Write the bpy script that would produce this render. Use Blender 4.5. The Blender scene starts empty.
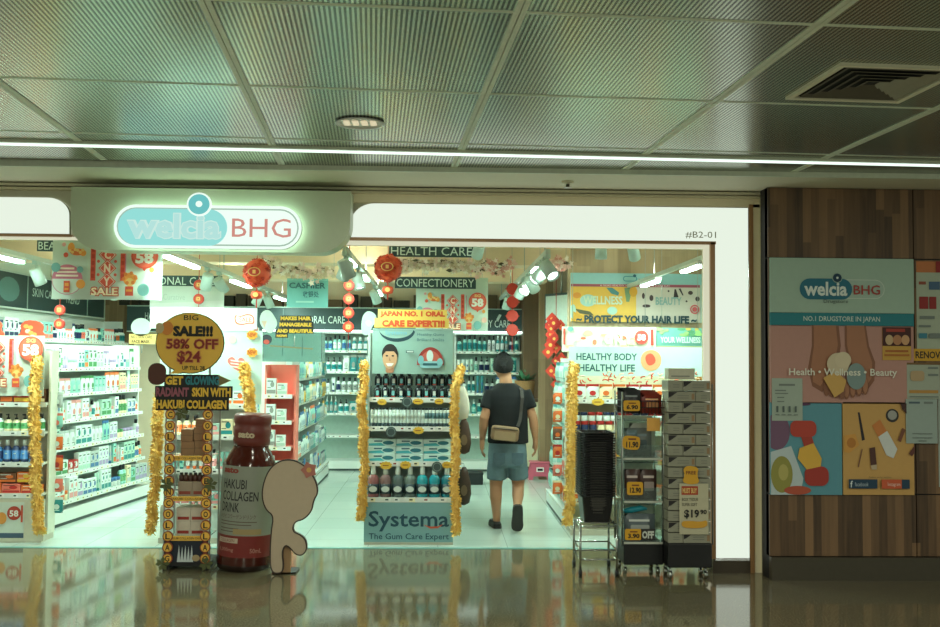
import bpy, bmesh, math, random
from mathutils import Vector, Matrix
random.seed(7)
PI = math.pi
C = bpy.context.scene.collection
F = 1000.0
CAMZ = 1.62
YAW, PITCH, ROLL = math.atan(.030), math.atan(.045), .0081
CR = Matrix.Rotation(-YAW, 3, 'Z') @ Matrix.Rotation(PI/2+PITCH, 3, 'X') @ Matrix.Rotation(ROLL, 3, 'Z')

def ray(px, py):
    return CR @ Vector(((px-470)/F, (313.5-py)/F, -1))
def at(px, py, Y):
    d = ray(px, py); t = Y/d.y
    return Vector((d.x*t, Y, CAMZ+d.z*t))

# ------------------------------------------------------------------ materials
def lin(c):
    return tuple(((v/255)/12.92 if v/255 <= .04045 else ((v/255+.055)/1.055)**2.4) for v in c)
_m = {}
def mat(rgb, rough=.5, metal=0., emit=0., var=.10, trans=0., scale=25., spec=.5):
    key = (tuple(rgb), rough, metal, emit, var, trans, scale, spec)
    if key in _m: return _m[key]
    m = bpy.data.materials.new('mat_%d' % len(_m)); m.use_nodes = True
    n = m.node_tree.nodes; l = m.node_tree.links
    b = n['Principled BSDF']
    c = lin(rgb)
    b.inputs['Roughness'].default_value = rough
    b.inputs['Metallic'].default_value = metal
    b.inputs['Specular IOR Level'].default_value = spec
    if emit:
        b.inputs['Base Color'].default_value = (0, 0, 0, 1)
        b.inputs['Emission Color'].default_value = (*c, 1)
        b.inputs['Emission Strength'].default_value = emit
    else:
        tc = n.new('ShaderNodeTexCoord'); no = n.new('ShaderNodeTexNoise')
        no.inputs['Scale'].default_value = scale; no.inputs['Detail'].default_value = 2
        mx = n.new('ShaderNodeMix'); mx.data_type = 'RGBA'
        mx.inputs['A'].default_value = (*[v*(1-var) for v in c], 1)
        mx.inputs['B'].default_value = (*[min(1, v*(1+var)) for v in c], 1)
        l.new(tc.outputs['Object'], no.inputs['Vector'])
        l.new(no.outputs['Fac'], mx.inputs['Factor'])
        l.new(mx.outputs['Result'], b.inputs['Base Color'])
    if trans:
        b.inputs['Transmission Weight'].default_value = trans
        b.inputs['IOR'].default_value = 1.1
    _m[key] = m
    return m

def nodes_mat(name):
    m = bpy.data.materials.new(name); m.use_nodes = True
    return m, m.node_tree.nodes, m.node_tree.links, m.node_tree.nodes['Principled BSDF']
def nmath(n, l, op, a, b=None):
    x = n.new('ShaderNodeMath'); x.operation = op
    for i, v in enumerate((a, b)):
        if v is None: continue
        if isinstance(v, (int, float)): x.inputs[i].default_value = v
        else: l.new(v, x.inputs[i])
    return x.outputs[0]
def nmix(n, l, f, a, b):
    x = n.new('ShaderNodeMix'); x.data_type = 'RGBA'
    for s, v in (('Factor', f), ('A', a), ('B', b)):
        if isinstance(v, tuple): x.inputs[s].default_value = (*lin(v), 1)
        elif isinstance(v, (int, float)): x.inputs[s].default_value = v
        else: l.new(v, x.inputs[s])
    return x.outputs['Result']

def m_perforated():
    m, n, l, b = nodes_mat('perforated_metal')
    tc = n.new('ShaderNodeTexCoord'); sp = n.new('ShaderNodeSeparateXYZ'); l.new(tc.outputs['Object'], sp.inputs[0])
    fx = nmath(n, l, 'FRACT', nmath(n, l, 'MULTIPLY', sp.outputs[0], 1/.0198))
    s1 = nmath(n, l, 'LESS_THAN', fx, .5)
    fy = nmath(n, l, 'FRACT', nmath(n, l, 'MULTIPLY', sp.outputs[1], 1/.012))
    s2 = nmath(n, l, 'LESS_THAN', fy, .92)
    hole = nmath(n, l, 'MULTIPLY', s1, s2)
    col = nmix(n, l, hole, (186, 194, 174), (46, 52, 45))
    l.new(col, b.inputs['Base Color'])
    b.inputs['Roughness'].default_value = .24; b.inputs['Metallic'].default_value = .75
    return m
def m_terrazzo():
    m, n, l, b = nodes_mat('polished_terrazzo')
    tc = n.new('ShaderNodeTexCoord')
    a = n.new('ShaderNodeTexNoise'); a.inputs['Scale'].default_value = 90; a.inputs['Detail'].default_value = 4
    c = n.new('ShaderNodeTexNoise'); c.inputs['Scale'].default_value = 1.3
    l.new(tc.outputs['Object'], a.inputs['Vector']); l.new(tc.outputs['Object'], c.inputs['Vector'])
    r = n.new('ShaderNodeValToRGB'); r.color_ramp.elements[0].position = .35; r.color_ramp.elements[1].position = .68
    r.color_ramp.elements[0].color = (*lin((78, 71, 53)), 1); r.color_ramp.elements[1].color = (*lin((146, 134, 104)), 1)
    l.new(a.outputs['Fac'], r.inputs[0])
    l.new(nmix(n, l, nmath(n, l, 'MULTIPLY', c.outputs['Fac'], .35), r.outputs[0], (84, 78, 60)), b.inputs['Base Color'])
    rr = nmath(n, l, 'ADD', nmath(n, l, 'MULTIPLY', c.outputs['Fac'], .06), .05)
    l.new(rr, b.inputs['Roughness']); b.inputs['Specular IOR Level'].default_value = 1.0
    return m
def m_tile():
    m, n, l, b = nodes_mat('white_floor_tile')
    tc = n.new('ShaderNodeTexCoord'); br = n.new('ShaderNodeTexBrick')
    br.offset = 0; br.inputs['Scale'].default_value = 1
    br.inputs['Brick Width'].default_value = .6; br.inputs['Row Height'].default_value = .6
    br.inputs['Mortar Size'].default_value = .003
    br.inputs['Color1'].default_value = (*lin((200, 213, 205)), 1); br.inputs['Color2'].default_value = (*lin((192, 207, 199)), 1)
    br.inputs['Mortar'].default_value = (*lin((150, 160, 150)), 1)
    l.new(tc.outputs['Object'], br.inputs['Vector']); l.new(br.outputs['Color'], b.inputs['Base Color'])
    b.inputs['Roughness'].default_value = .13
    return m
def m_planks(name, c1, c2, width=.09, rough=.55):
    m, n, l, b = nodes_mat(name)
    tc = n.new('ShaderNodeTexCoord'); sp = n.new('ShaderNodeSeparateXYZ'); l.new(tc.outputs['Object'], sp.inputs[0])
    k = nmath(n, l, 'FLOOR', nmath(n, l, 'MULTIPLY', sp.outputs[0], 1/width))
    off = nmath(n, l, 'MULTIPLY', nmath(n, l, 'FRACT', nmath(n, l, 'MULTIPLY', nmath(n, l, 'SINE', nmath(n, l, 'MULTIPLY', k, 12.98)), 437.5)), 1.3)
    kz = nmath(n, l, 'FLOOR', nmath(n, l, 'ADD', nmath(n, l, 'MULTIPLY', sp.outputs[2], 1.05), off))
    cb = n.new('ShaderNodeCombineXYZ'); l.new(k, cb.inputs[0]); l.new(kz, cb.inputs[2])
    wn = n.new('ShaderNodeTexWhiteNoise'); l.new(cb.outputs[0], wn.inputs['Vector'])
    mp = n.new('ShaderNodeMapping'); mp.inputs['Scale'].default_value = (38, 10, 2.2); l.new(tc.outputs['Object'], mp.inputs['Vector'])
    no = n.new('ShaderNodeTexNoise'); no.inputs['Scale'].default_value = 1; no.inputs['Detail'].default_value = 6; l.new(mp.outputs[0], no.inputs['Vector'])
    f = nmath(n, l, 'ADD', nmath(n, l, 'MULTIPLY', wn.outputs['Value'], .62), nmath(n, l, 'MULTIPLY', no.outputs['Fac'], .5))
    l.new(nmix(n, l, f, c1, c2), b.inputs['Base Color'])
    b.inputs['Roughness'].default_value = rough
    return m

WHITE = (228, 230, 224); BLACK = (20, 20, 20)
def fl(rgb): return mat(rgb, .6, var=.04)      # printed ink / paper
M_WHITE = mat((226, 230, 224), .35, var=.03)
M_METAL = mat((170, 172, 165), .28, .9)
M_CHROME = mat((190, 192, 188), .15, 1.)
M_BLACK = mat((18, 18, 19), .45)
M_PAPER = mat((225, 228, 220), .7, var=.03)
M_CREAM = mat((214, 204, 170), .6, var=.04)
M_BEIGE = mat((196, 182, 146), .7, var=.05)
M_BROWN = mat((92, 64, 40), .5)
M_ACRYL = mat((225, 240, 236), .08, trans=.92, var=0)
M_CARD = mat((160, 128, 92), .8)
M_LED = mat((200, 255, 236), emit=22.)
M_SPOTLED = mat((226, 255, 240), emit=5.)

# ------------------------------------------------------------------ text
_txt = {}
def text_geo(s, bold=0.):
    key = (s, bold)
    if key in _txt: return _txt[key]
    cu = bpy.data.curves.new('t', 'FONT'); cu.body = s; cu.size = 1; cu.resolution_u = 2; cu.offset = bold
    ob = bpy.data.objects.new('t', cu); C.objects.link(ob)
    dg = bpy.context.evaluated_depsgraph_get()
    ev = ob.evaluated_get(dg); me = ev.to_mesh()
    v = [(p.co.x, p.co.y) for p in me.vertices]; f = [tuple(p.vertices) for p in me.polygons]
    ev.to_mesh_clear(); bpy.data.objects.remove(ob); bpy.data.curves.remove(cu)
    x0 = min(p[0] for p in v); x1 = max(p[0] for p in v); y0 = min(p[1] for p in v); y1 = max(p[1] for p in v)
    v = [((p[0]-x0)/(x1-x0), (p[1]-y0)/(y1-y0)) for p in v]
    # make faces look to -Y when laid in XZ
    g = []
    for q in f:
        a = 0
        for i in range(len(q)):
            p, r = v[q[i]], v[q[(i+1) % len(q)]]; a += p[0]*r[1]-r[0]*p[1]
        g.append(q if a > 0 else tuple(reversed(q)))
    _txt[key] = (v, g)
    return _txt[key]

# ------------------------------------------------------------------ mesh builder
class MB:
    def __init__(s):
        s.v = []; s.f = []; s.m = []; s.sm = []; s.mats = []
    def mi(s, m):
        if m not in s.mats: s.mats.append(m)
        return s.mats.index(m)
    def add(s, vs, fs, m, smooth=False, X=None):
        o = len(s.v); i = s.mi(m)
        s.v += [tuple(X @ Vector(v)) if X else tuple(v) for v in vs]
        for f in fs:
            s.f.append(tuple(o+k for k in f)); s.m.append(i); s.sm.append(smooth)
        return s
    def box(s, x0, x1, y0, y1, z0, z1, m, X=None, bev=0.):
        if x1 < x0: x0, x1 = x1, x0
        if y1 < y0: y0, y1 = y1, y0
        if z1 < z0: z0, z1 = z1, z0
        if bev:
            b = min(bev, (x1-x0)*.45, (y1-y0)*.45, (z1-z0)*.45)
            bm = bmesh.new(); bmesh.ops.create_cube(bm, size=1)
            for v in bm.verts:
                v.co = ((x0+x1)/2+v.co.x*(x1-x0), (y0+y1)/2+v.co.y*(y1-y0), (z0+z1)/2+v.co.z*(z1-z0))
            bmesh.ops.bevel(bm, geom=bm.edges[:], offset=b, segments=2, affect='EDGES', profile=.5)
            bm.verts.index_update()
            s.add([v.co.copy() for v in bm.verts], [tuple(v.index for v in f.verts) for f in bm.faces], m, False, X)
            bm.free(); return s
        vs = [(x0,y0,z0),(x1,y0,z0),(x1,y1,z0),(x0,y1,z0),(x0,y0,z1),(x1,y0,z1),(x1,y1,z1),(x0,y1,z1)]
        return s.add(vs, [(0,3,2,1),(4,5,6,7),(0,1,5,4),(1,2,6,5),(2,3,7,6),(3,0,4,7)], m, False, X)
    def lathe(s, prof, m, seg=16, c=(0,0,0), X=None, ms=None, sx=1., sy=1.):
        n = len(prof); vs = []
        for r, z in prof:
            for k in range(seg):
                a = 2*PI*k/seg; vs.append((c[0]+r*sx*math.cos(a), c[1]+r*sy*math.sin(a), c[2]+z))
        o = len(s.v); s.v += [tuple(X @ Vector(v)) if X else v for v in vs]
        for i in range(n-1):
            mm = s.mi(ms[i] if ms else m)
            for k in range(seg):
                k2 = (k+1) % seg
                s.f.append((o+i*seg+k, o+i*seg+k2, o+(i+1)*seg+k2, o+(i+1)*seg+k)); s.m.append(mm); s.sm.append(True)
        for i, rev in ((0, True), (n-1, False)):
            if prof[i][0] > 1e-5:
                f = [o+i*seg+k for k in range(seg)]
                s.f.append(tuple(reversed(f)) if rev else tuple(f)); s.m.append(s.mi(ms[min(i, n-2)] if ms else m)); s.sm.append(False)
        return s
    def tube(s, pts, r, m, seg=8, caps=True):
        pts = [Vector(p) for p in pts]; n = len(pts)
        rr = r if isinstance(r, (list, tuple)) else [r]*n
        t = [(pts[min(i+1, n-1)]-pts[max(i-1, 0)]).normalized() for i in range(n)]
        up = Vector((0, 0, 1)) if abs(t[0].z) < .9 else Vector((1, 0, 0))
        u = t[0].cross(up).normalized(); vs = []
        for i in range(n):
            u = (u - t[i]*u.dot(t[i])).normalized(); w = t[i].cross(u)
            for k in range(seg):
                a = 2*PI*k/seg; vs.append(pts[i]+(u*math.cos(a)+w*math.sin(a))*rr[i])
        fs = []
        for i in range(n-1):
            for k in range(seg):
                k2 = (k+1) % seg; fs.append((i*seg+k, i*seg+k2, (i+1)*seg+k2, (i+1)*seg+k))
        s.add(vs, fs, m, True)
        if caps:
            o = len(s.v)-n*seg
            for f in (tuple(o+k for k in reversed(range(seg))), tuple(o+(n-1)*seg+k for k in range(seg))):
                s.f.append(f); s.m.append(s.mi(m)); s.sm.append(False)
        return s
    def prism(s, poly, y0, y1, m, side=None):      # outline in XZ extruded along Y
        a = sum(poly[i][0]*poly[(i+1) % len(poly)][1]-poly[(i+1) % len(poly)][0]*poly[i][1] for i in range(len(poly)))
        if a < 0: poly = poly[::-1]
        n = len(poly)
        vs = [(p[0], y0, p[1]) for p in poly]+[(p[0], y1, p[1]) for p in poly]
        s.add(vs, [tuple(range(n)), tuple(reversed(range(n, 2*n)))], m)
        s.add(vs, [(i, n+i, n+(i+1) % n, (i+1) % n) for i in range(n)], side or m)
        return s
    def flat(s, poly, y, m):
        a = sum(poly[i][0]*poly[(i+1) % len(poly)][1]-poly[(i+1) % len(poly)][0]*poly[i][1] for i in range(len(poly)))
        if a < 0: poly = poly[::-1]
        return s.add([(p[0], y, p[1]) for p in poly], [tuple(range(len(poly)))], m)
    def text(s, t, x0, z0, x1, z1, y, m, bold=0.):
        v, f = text_geo(t, bold)
        return s.add([(x0+p[0]*(x1-x0), y, z0+p[1]*(z1-z0)) for p in v], f, m)
    def sphere(s, c, r, m, seg=12, rings=8, sc=(1,1,1)):
        prof = [(r*math.sin(PI*i/rings), -r*math.cos(PI*i/rings)*sc[2]) for i in range(rings+1)]
        prof[0] = (1e-6, prof[0][1]); prof[-1] = (1e-6, prof[-1][1])
        return s.lathe(prof, m, seg, c, sx=sc[0], sy=sc[1])
    def mesh(s, name='mesh'):
        me = bpy.data.meshes.new(name); me.from_pydata(s.v, [], s.f)
        for m in s.mats: me.materials.append(m)
        me.polygons.foreach_set('material_index', s.m); me.polygons.foreach_set('use_smooth', s.sm)
        me.update(); return me

WM = {}                                            # world matrices of the roots
def world(o): return WM.get(o.name, Matrix.Identity(4))
def put(name, me, parent=None, loc=(0,0,0), rz=0., local=False):
    o = bpy.data.objects.new(name, me.mesh(name) if isinstance(me, MB) else me); C.objects.link(o)
    Mx = Matrix.Translation(Vector(loc)) @ Matrix.Rotation(rz, 4, 'Z')
    if parent:
        o.parent = parent
        if not local: Mx = world(parent).inverted() @ Mx
    o.matrix_basis = Mx
    WM[o.name] = (world(parent) @ Mx) if parent else Mx
    return o
def tag(o, label, cat, group=None):
    o['label'] = label; o['category'] = cat
    if group: o['group'] = group
    return o
def thing(name, label, cat, loc, rz=0., group=None):
    o = bpy.data.objects.new(name, None); C.objects.link(o); o.empty_display_size = .1
    o.matrix_basis = Matrix.Translation(Vector(loc)) @ Matrix.Rotation(rz, 4, 'Z'); WM[o.name] = o.matrix_basis.copy()
    return tag(o, label, cat, group)
def struct(name, mb, loc=(0,0,0), rz=0.):
    o = put(name, mb, None, loc, rz); o['kind'] = 'structure'; return o

def ell(cx, cy, rx, ry, n=28, a0=0., a1=2*PI):
    full = abs(a1-a0-2*PI) < 1e-6
    return [(cx+rx*math.cos(a0+(a1-a0)*k/(n if full else n-1)), cy+ry*math.sin(a0+(a1-a0)*k/(n if full else n-1))) for k in range(n)]
def rrect(x0, y0, x1, y1, r, n=6, corners=(1,1,1,1)):      # order: x0y0, x1y0, x1y1, x0y1
    out = []
    for (cx, cy, a), on in zip(((x0+r, y0+r, PI), (x1-r, y0+r, 1.5*PI), (x1-r, y1-r, 0), (x0+r, y1-r, .5*PI)), corners):
        if on: out += [(cx+r*math.cos(a+PI/2*k/n), cy+r*math.sin(a+PI/2*k/n)) for k in range(n+1)]
        else: out.append((cx+r*(1.41421*math.cos(a+PI/4)), cy+r*(1.41421*math.sin(a+PI/4))))
    return out

class Board(MB):
    """A panel facing the mall, authored in photograph pixels at one distance."""
    def __init__(s, x0, y0, x1, y1, Y, t=.012, base=None, poly=None, side=None):
        super().__init__(); s.Y = Y; s.cx = (x0+x1)/2; s.cy = (y0+y1)/2; s.c = at(s.cx, s.cy, Y)
        s.k = at(s.cx+1, s.cy, Y).x-s.c.x; s.n = 0; s.eps = .0012; s.clip = (x0, y0, x1, y1)
        if base is not None:
            s.prism([s.L(*p) for p in (poly or [(x0,y0),(x1,y0),(x1,y1),(x0,y1)])], 0, t, base, side)
    def L(s, px, py): return ((px-s.cx)*s.k, -(py-s.cy)*s.k)
    def y(s): s.n += 1; return -s.n*s.eps
    def pl(s, pts, m):
        x0, y0, x1, y1 = s.clip
        if any(p[0] < x0 or p[0] > x1 or p[1] < y0 or p[1] > y1 for p in pts):
            for ax, lim, sg in ((0, x0, 1), (0, x1, -1), (1, y0, 1), (1, y1, -1)):
                o = []
                for i in range(len(pts)):
                    a, c = pts[i-1], pts[i]; da, dc = (a[ax]-lim)*sg, (c[ax]-lim)*sg
                    if (da < 0) != (dc < 0): t = da/(da-dc); o.append((a[0]+(c[0]-a[0])*t, a[1]+(c[1]-a[1])*t))
                    if dc >= 0: o.append(c)
                pts = o
                if len(pts) < 3: return s
        s.flat([s.L(*p) for p in pts], s.y(), m); return s
    def rc(s, x0, y0, x1, y1, m): return s.pl([(x0,y0),(x1,y0),(x1,y1),(x0,y1)], m)
    def el(s, cx, cy, rx, ry, m, n=28): return s.pl(ell(cx, cy, rx, ry, n), m)
    def rr(s, x0, y0, x1, y1, r, m): return s.pl(rrect(x0, y0, x1, y1, r), m)
    def tx(s, t, x0, y0, x1, y1, m, bold=0.):
        a = s.L(x0, y1); b = s.L(x1, y0); s.text(t, a[0], a[1], b[0], b[1], s.y(), m, bold); return s
    def ring(s, cx, cy, r1, r0, m, n=28):
        y = s.y(); vs = [( *s.L(cx+r*math.cos(2*PI*k/n), cy-r*math.sin(2*PI*k/n)), ) for r in (r1, r0) for k in range(n)]
        s.add([(v[0], y, v[1]) for v in vs], [(k, (k+1) % n, n+(k+1) % n, n+k) for k in range(n)], m); return s
    def out(s, name, label=None, cat=None, group=None, parent=None):
        o = put(name, s, parent, s.c)
        if parent is None: tag(o, label, cat, group)
        return o
def pbox(mb, x0, y0, x1, y1, Y0, Y1, m, org=(0,0,0), bev=0.):
    xm = (x0+x1)/2; a = Vector((at(x0, (y0+y1)/2, Y0).x, 0, at(xm, y1, Y0).z)); b = Vector((at(x1, (y0+y1)/2, Y0).x, 0, at(xm, y0, Y0).z))
    return mb.box(a.x-org[0], b.x-org[0], Y0-org[1], Y1-org[1], a.z-org[2], b.z-org[2], m, bev=bev)

ONES = ['', 'first','second','third','fourth','fifth','sixth','seventh','eighth','ninth','tenth','eleventh','twelfth','thirteenth','fourteenth','fifteenth','sixteenth','seventeenth','eighteenth','nineteenth']
TENS = {20:'twent', 30:'thirt', 40:'fort', 50:'fift', 60:'sixt'}
def ordn(n):
    if n < 20: return ONES[n]
    t = n//10*10
    return TENS[t]+'ieth' if n == t else TENS[t]+'y-'+ONES[n-t]
def low(i): return 'lowest shelf' if i == 0 else ordn(i+1)+'-lowest shelf'
NUM = ['zero','one','two','three','four','five','six','seven','eight','nine','ten']

# ------------------------------------------------------------------ products
PAL = {'white':(222,234,228),'sage':(178,214,196),'mint':(140,200,186),'teal':(30,130,132),'navy':(30,46,84),'blue':(58,110,160),
       'orange':(226,112,48),'red':(186,44,40),'pink':(226,150,146),'coral':(232,120,100),'cream':(232,218,178),'yellow':(230,184,62),
       'brown':(112,70,44),'black':(26,27,30),'grey':(142,148,142),'silver':(186,194,190),'lilac':(170,150,190),'green':(70,140,80),'gold':(190,150,70)}
NOUN = dict(box='box', bottle='bottle', pump='pump bottle', tube='tube', pouch='flat pack', jar='jar', card='hanging pack')
_pm = {}
def product(kind, w, d, h, c1, c2):
    key = (kind, round(w,3), round(d,3), round(h,3), c1, c2)
    if key in _pm: return _pm[key]
    m1, m2 = mat(PAL[c1], .35, var=.04), mat(PAL[c2], .4, var=.04)
    m3 = fl(PAL['black'] if sum(PAL[c1]) > 420 else PAL['white'])
    b = MB()
    if kind == 'box':
        b.box(-w/2, w/2, 0, d, 0, h, m1, bev=.003)
        e = -.0006
        b.flat([(-w*.46, h*.06), (w*.46, h*.06), (w*.46, h*.3), (-w*.46, h*.3)], e, m2)
        b.flat(ell(w*.12, h*.62, w*.22, min(h*.2, w*.3), 12), e, m2)
        b.flat([(-w*.4, h*.8), (w*.2, h*.8), (w*.2, h*.86), (-w*.4, h*.86)], e, m3)
        b.flat([(-w*.4, h*.4), (-w*.02, h*.4), (-w*.02, h*.44), (-w*.4, h*.44)], e, m3)
    elif kind in ('bottle', 'pump'):
        r = w/2; z = h*(.74 if kind == 'bottle' else .68)
        b.lathe([(r*.9,0),(r,.01),(r,z*.2),(r,z*.2),(r,z*.72),(r,z*.72),(r*.98,z*.84),(r*.5,z),(r*.42,z)], m1, 12, (0,r,0), ms=[m1,m1,m1,m2,m1,m1,m1,m1], sy=min(1, d/w))
        if kind == 'bottle':
            b.lathe([(r*.5,z),(r*.5,h),(r*.44,h+.002)], m3, 10, (0,r,0))
        else:
            b.lathe([(r*.5,z),(r*.5,z+h*.1),(r*.16,z+h*.1),(r*.16,h*.94)], m3, 8, (0,r,0))
            b.box(-r*.2, r*.2, r*.1-r*.5, r*1.2, h*.92, h, m3, bev=.004)
        b.flat([(-r*.28, z*.5), (r*.28, z*.5), (r*.28, z*.56), (-r*.28, z*.56)], r-r*min(1, d/w)-.001, m3)
    elif kind == 'jar':
        r = w/2
        b.lathe([(r*.95,0),(r,.006),(r,h*.62),(r*.9,h*.66)], m1, 14, (0,r,0))
        b.lathe([(r*1.02,h*.64),(r*1.02,h*.97),(r*.95,h)], m2, 14, (0,r,0))
    elif kind == 'tube':
        r = w/2
        b.lathe([(r*.62,0),(r*.62,h*.16)], m2, 12, (0,r,0))
        n = 12; vs = []
        for t in (0, .3, .65, 1):
            for k in range(n):
                a = 2*PI*k/n; ry = r*.62*(1-t)+.003*t
                vs.append(((r*.72*(1-t)+r*t)*math.cos(a), r+ry*math.sin(a), h*(.16+.84*t)))
        b.add(vs, [(i*n+k, i*n+(k+1) % n, (i+1)*n+(k+1) % n, (i+1)*n+k) for i in range(3) for k in range(n)], m1, True)
        b.flat([(-w*.2, h*.45), (w*.2, h*.45), (w*.2, h*.62), (-w*.2, h*.62)], r*.35-.002, m2)
    elif kind in ('pouch', 'card'):
        n = 5; vs = []
        top = h*.84
        for i in range(n+1):
            for j in range(n+1):
                u, v = i/n, j/n
                vs.append(((u-.5)*w, d*.5-d*.5*min(1, 2.6*math.sqrt(max(0, math.sin(PI*u)*math.sin(PI*v)))*.5), v*top))
        q = [(i*(n+1)+j, (i+1)*(n+1)+j, (i+1)*(n+1)+j+1, i*(n+1)+j+1) for i in range(n) for j in range(n)]
        b.add(vs, q, m1, True)
        b.box(-w/2, w/2, d*.5, d*.5+.003, 0, h, m2)
        b.flat(ell(0, top*.48, w*.25, top*.2, 14), -.0015, m2)
        b.flat([(-w*.26, top*.2), (w*.26, top*.2), (w*.26, top*.25), (-w*.26, top*.25)], -.0008, m3)
    _pm[key] = b.mesh(NOUN[kind].replace(' ', '_'))
    return _pm[key]

def place_row(specs, where, org, rz, length, group, start=0., gap=.006, fill=True):
    """specs: (kind, w, d, h, colour, accent, repeats); x runs left to right as seen from the front."""
    Mx = Matrix.Translation(Vector(org)) @ Matrix.Rotation(rz, 4, 'Z')
    x = start; n = 0; i = 0
    while True:
        k, w, d, h, c1, c2, rep = specs[i % len(specs)] if fill else specs[i]
        for _ in range(rep):
            if x+w > length: break
            n += 1
            p = Mx @ Vector((x+w/2, 0, 0))
            o = put(NOUN[k].replace(' ', '_'), product(k, w, d, h, c1, c2), None, p, rz)
            tag(o, f"{c1} {NOUN[k]} labelled {c2}, {ordn(n)} from left, {where}", NOUN[k], group)
            x += w+gap
        else:
            i += 1
            if not fill and i >= len(specs): break
            continue
        break
    return n
def rnd_specs(kinds, cols, acc, n=40, hs=(.1,.2), ws=(.06,.12), seed=0):
    r = random.Random(seed); out = []
    for _ in range(n):
        k = r.choice(kinds); w = r.uniform(*ws); h = r.uniform(*hs)
        if k in ('bottle','pump'): w = r.uniform(.05,.075); h = r.uniform(hs[0]*1.1, hs[1])
        if k == 'tube': w = r.uniform(.045,.06)
        if k == 'jar': h = min(h, .09); w = .08
        d = w if k in ('bottle','pump','tube','jar') else r.uniform(.04,.09)
        if k in ('pouch','card'): d = .03
        c1 = r.choice(cols); c2 = r.choice([a for a in acc if a != c1])
        out.append((k, round(w,2), round(d,2), round(h,2), c1, c2, r.randint(1,3)))
    return out

def price_rail(L, z, seed, h=.035, y=-.012, m=None):
    b = MB(); r = random.Random(seed)
    b.box(0, L, y, 0, z-h, z, m or M_WHITE)
    x = .03
    while x < L-.06:
        w = r.uniform(.035,.055)
        b.flat([(x,z-h*.86),(x+w,z-h*.86),(x+w,z-h*.14),(x,z-h*.14)], y-.001, fl(r.choice([(240,240,235),(245,235,190),(236,240,236)])))
        b.flat([(x+.004,z-h*.6),(x+w*.6,z-h*.6),(x+w*.6,z-h*.3),(x+.004,z-h*.3)], y-.002, fl(r.choice([(40,60,60),(40,60,60),(150,40,36),(70,90,90)])))
        x += w+r.uniform(.02,.1)
    return b
def gondola(name, label, cat, loc, rz, L, D, H, levels, back=None, shelf_d=None, base_h=.14, ends=True, body=None, group=None, tilt=0):
    """Shelving unit: local x along its front, y into it; front edge of base at y = 0."""
    root = thing(name, label, cat, loc, rz, group); bd = body or M_WHITE
    sd = shelf_d or [D]*len(levels)
    put('base', MB().box(0, L, .0, D, 0, base_h, bd).box(.02, L-.02, -.001, 0, .0, .03, mat((60,70,66), .6)), root, local=True)
    put('back_panel', MB().box(0, L, D-.02, D, base_h, H, back or bd), root, local=True)
    if ends:
        for x in (0, L-.025):
            put('end_panel', MB().box(x-.002, x+.027, D*.35, D+.002, base_h, H+.01, bd), root, local=True)
    for i, z in enumerate(levels):
        y0 = D-sd[i]
        s = put('shelf', MB().box(.028, L-.028, y0, D-.021, z-.02, z, bd), root, local=True)
        r = put('price_rail', price_rail(L-.06, z+.004, i*7+int(L*100)), s, local=True)
        r.matrix_basis = Matrix.Translation((.03, y0, 0))
    return root

def tinsel(label, pts, r=.045, n=900, col=(255,204,114), seed=0):
    rn = random.Random(seed); b = MB(); m = mat(col, .6, .0, var=.2, scale=60)
    P = [Vector(p) for p in pts]; seg = [(P[i+1]-P[i]).length for i in range(len(P)-1)]; T = sum(seg)
    o0 = P[-1].copy()
    b.tube([p-o0 for p in P], r*.6, m, 10)
    for _ in range(n):
        t = rn.random()*T; i = 0
        while t > seg[i] and i < len(seg)-1: t -= seg[i]; i += 1
        c = P[i].lerp(P[i+1], t/seg[i]); ax = (P[i+1]-P[i]).normalized()
        v = Vector((rn.gauss(0,1), rn.gauss(0,1), rn.gauss(0,1))); v = (v-ax*v.dot(ax)*.6).normalized()
        w = v.cross(Vector((rn.random(), rn.random(), rn.random()))).normalized()*rn.uniform(.006,.012)
        q = r*rn.uniform(.8,1.15); e = c+v*q+Vector((0,0,-.012*rn.random()))
        mid = c+v*q*.55+w*1.2
        b.add([c-w-o0, c+w-o0, e+w*.5-o0, e-w*.5-o0, mid-o0], [(0,1,4),(1,2,4),(2,3,4),(3,0,4)], m)
    return tag(put('tinsel_garland', b, None, o0), label, 'garland', 'yellow tinsel garlands on the display edges')
# ================================================================== THE MALL: ceiling, floor, facade, wall
CZ = 2.95
RZC = math.radians(3.8); CO = Vector((.296, 3.775, CZ)); PW = 1.19
mp = m_perforated()
b = MB()
for i in range(-6, 7):
    for j in range(-4, 3):
        b.box(i*PW+.022, (i+1)*PW-.022, j*PW+.006, (j+1)*PW-.006 if j < 2 else 2*PW+.85, 0, .03, mp)
struct('ceiling', b, CO, RZC)
m_strip = mat((222, 230, 208), .45)
m_gap = mat((70, 74, 64), .7)
b = MB()
for i in range(-6, 8):
    b.box(i*PW-.024, i*PW-.002, -4.9, 3.2, -.004, .02, m_strip); b.box(i*PW+.002, i*PW+.024, -4.9, 3.2, -.004, .02, m_strip)
    b.box(i*PW-.002, i*PW+.002, -4.9, 3.2, .008, .02, m_gap)
struct('trim_1', b, CO, RZC)
b = MB()
for j in range(-4, 3):
    b.box(-6.6*PW, 7.2*PW, j*PW-.012, j*PW-.002, -.002, .012, m_strip); b.box(-6.6*PW, 7.2*PW, j*PW+.002, j*PW+.012, -.002, .012, m_strip)
struct('trim_2', b, CO, RZC)
m_soffit = mat((226, 222, 196), .6, var=.03)
b = MB(); b.box(-9, 9, 6.93, 7.8, CZ-.02, CZ+.1, m_soffit); b.box(-9, 9, 6.91, 6.93, CZ-.035, CZ-.02+.03, m_strip)
struct('ceiling', b)
# slab over everything keeps the daylight out
struct('ceiling', MB().box(-9, 9, -2, 15.2, 3.3, 3.4, M_BEIGE))

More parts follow.
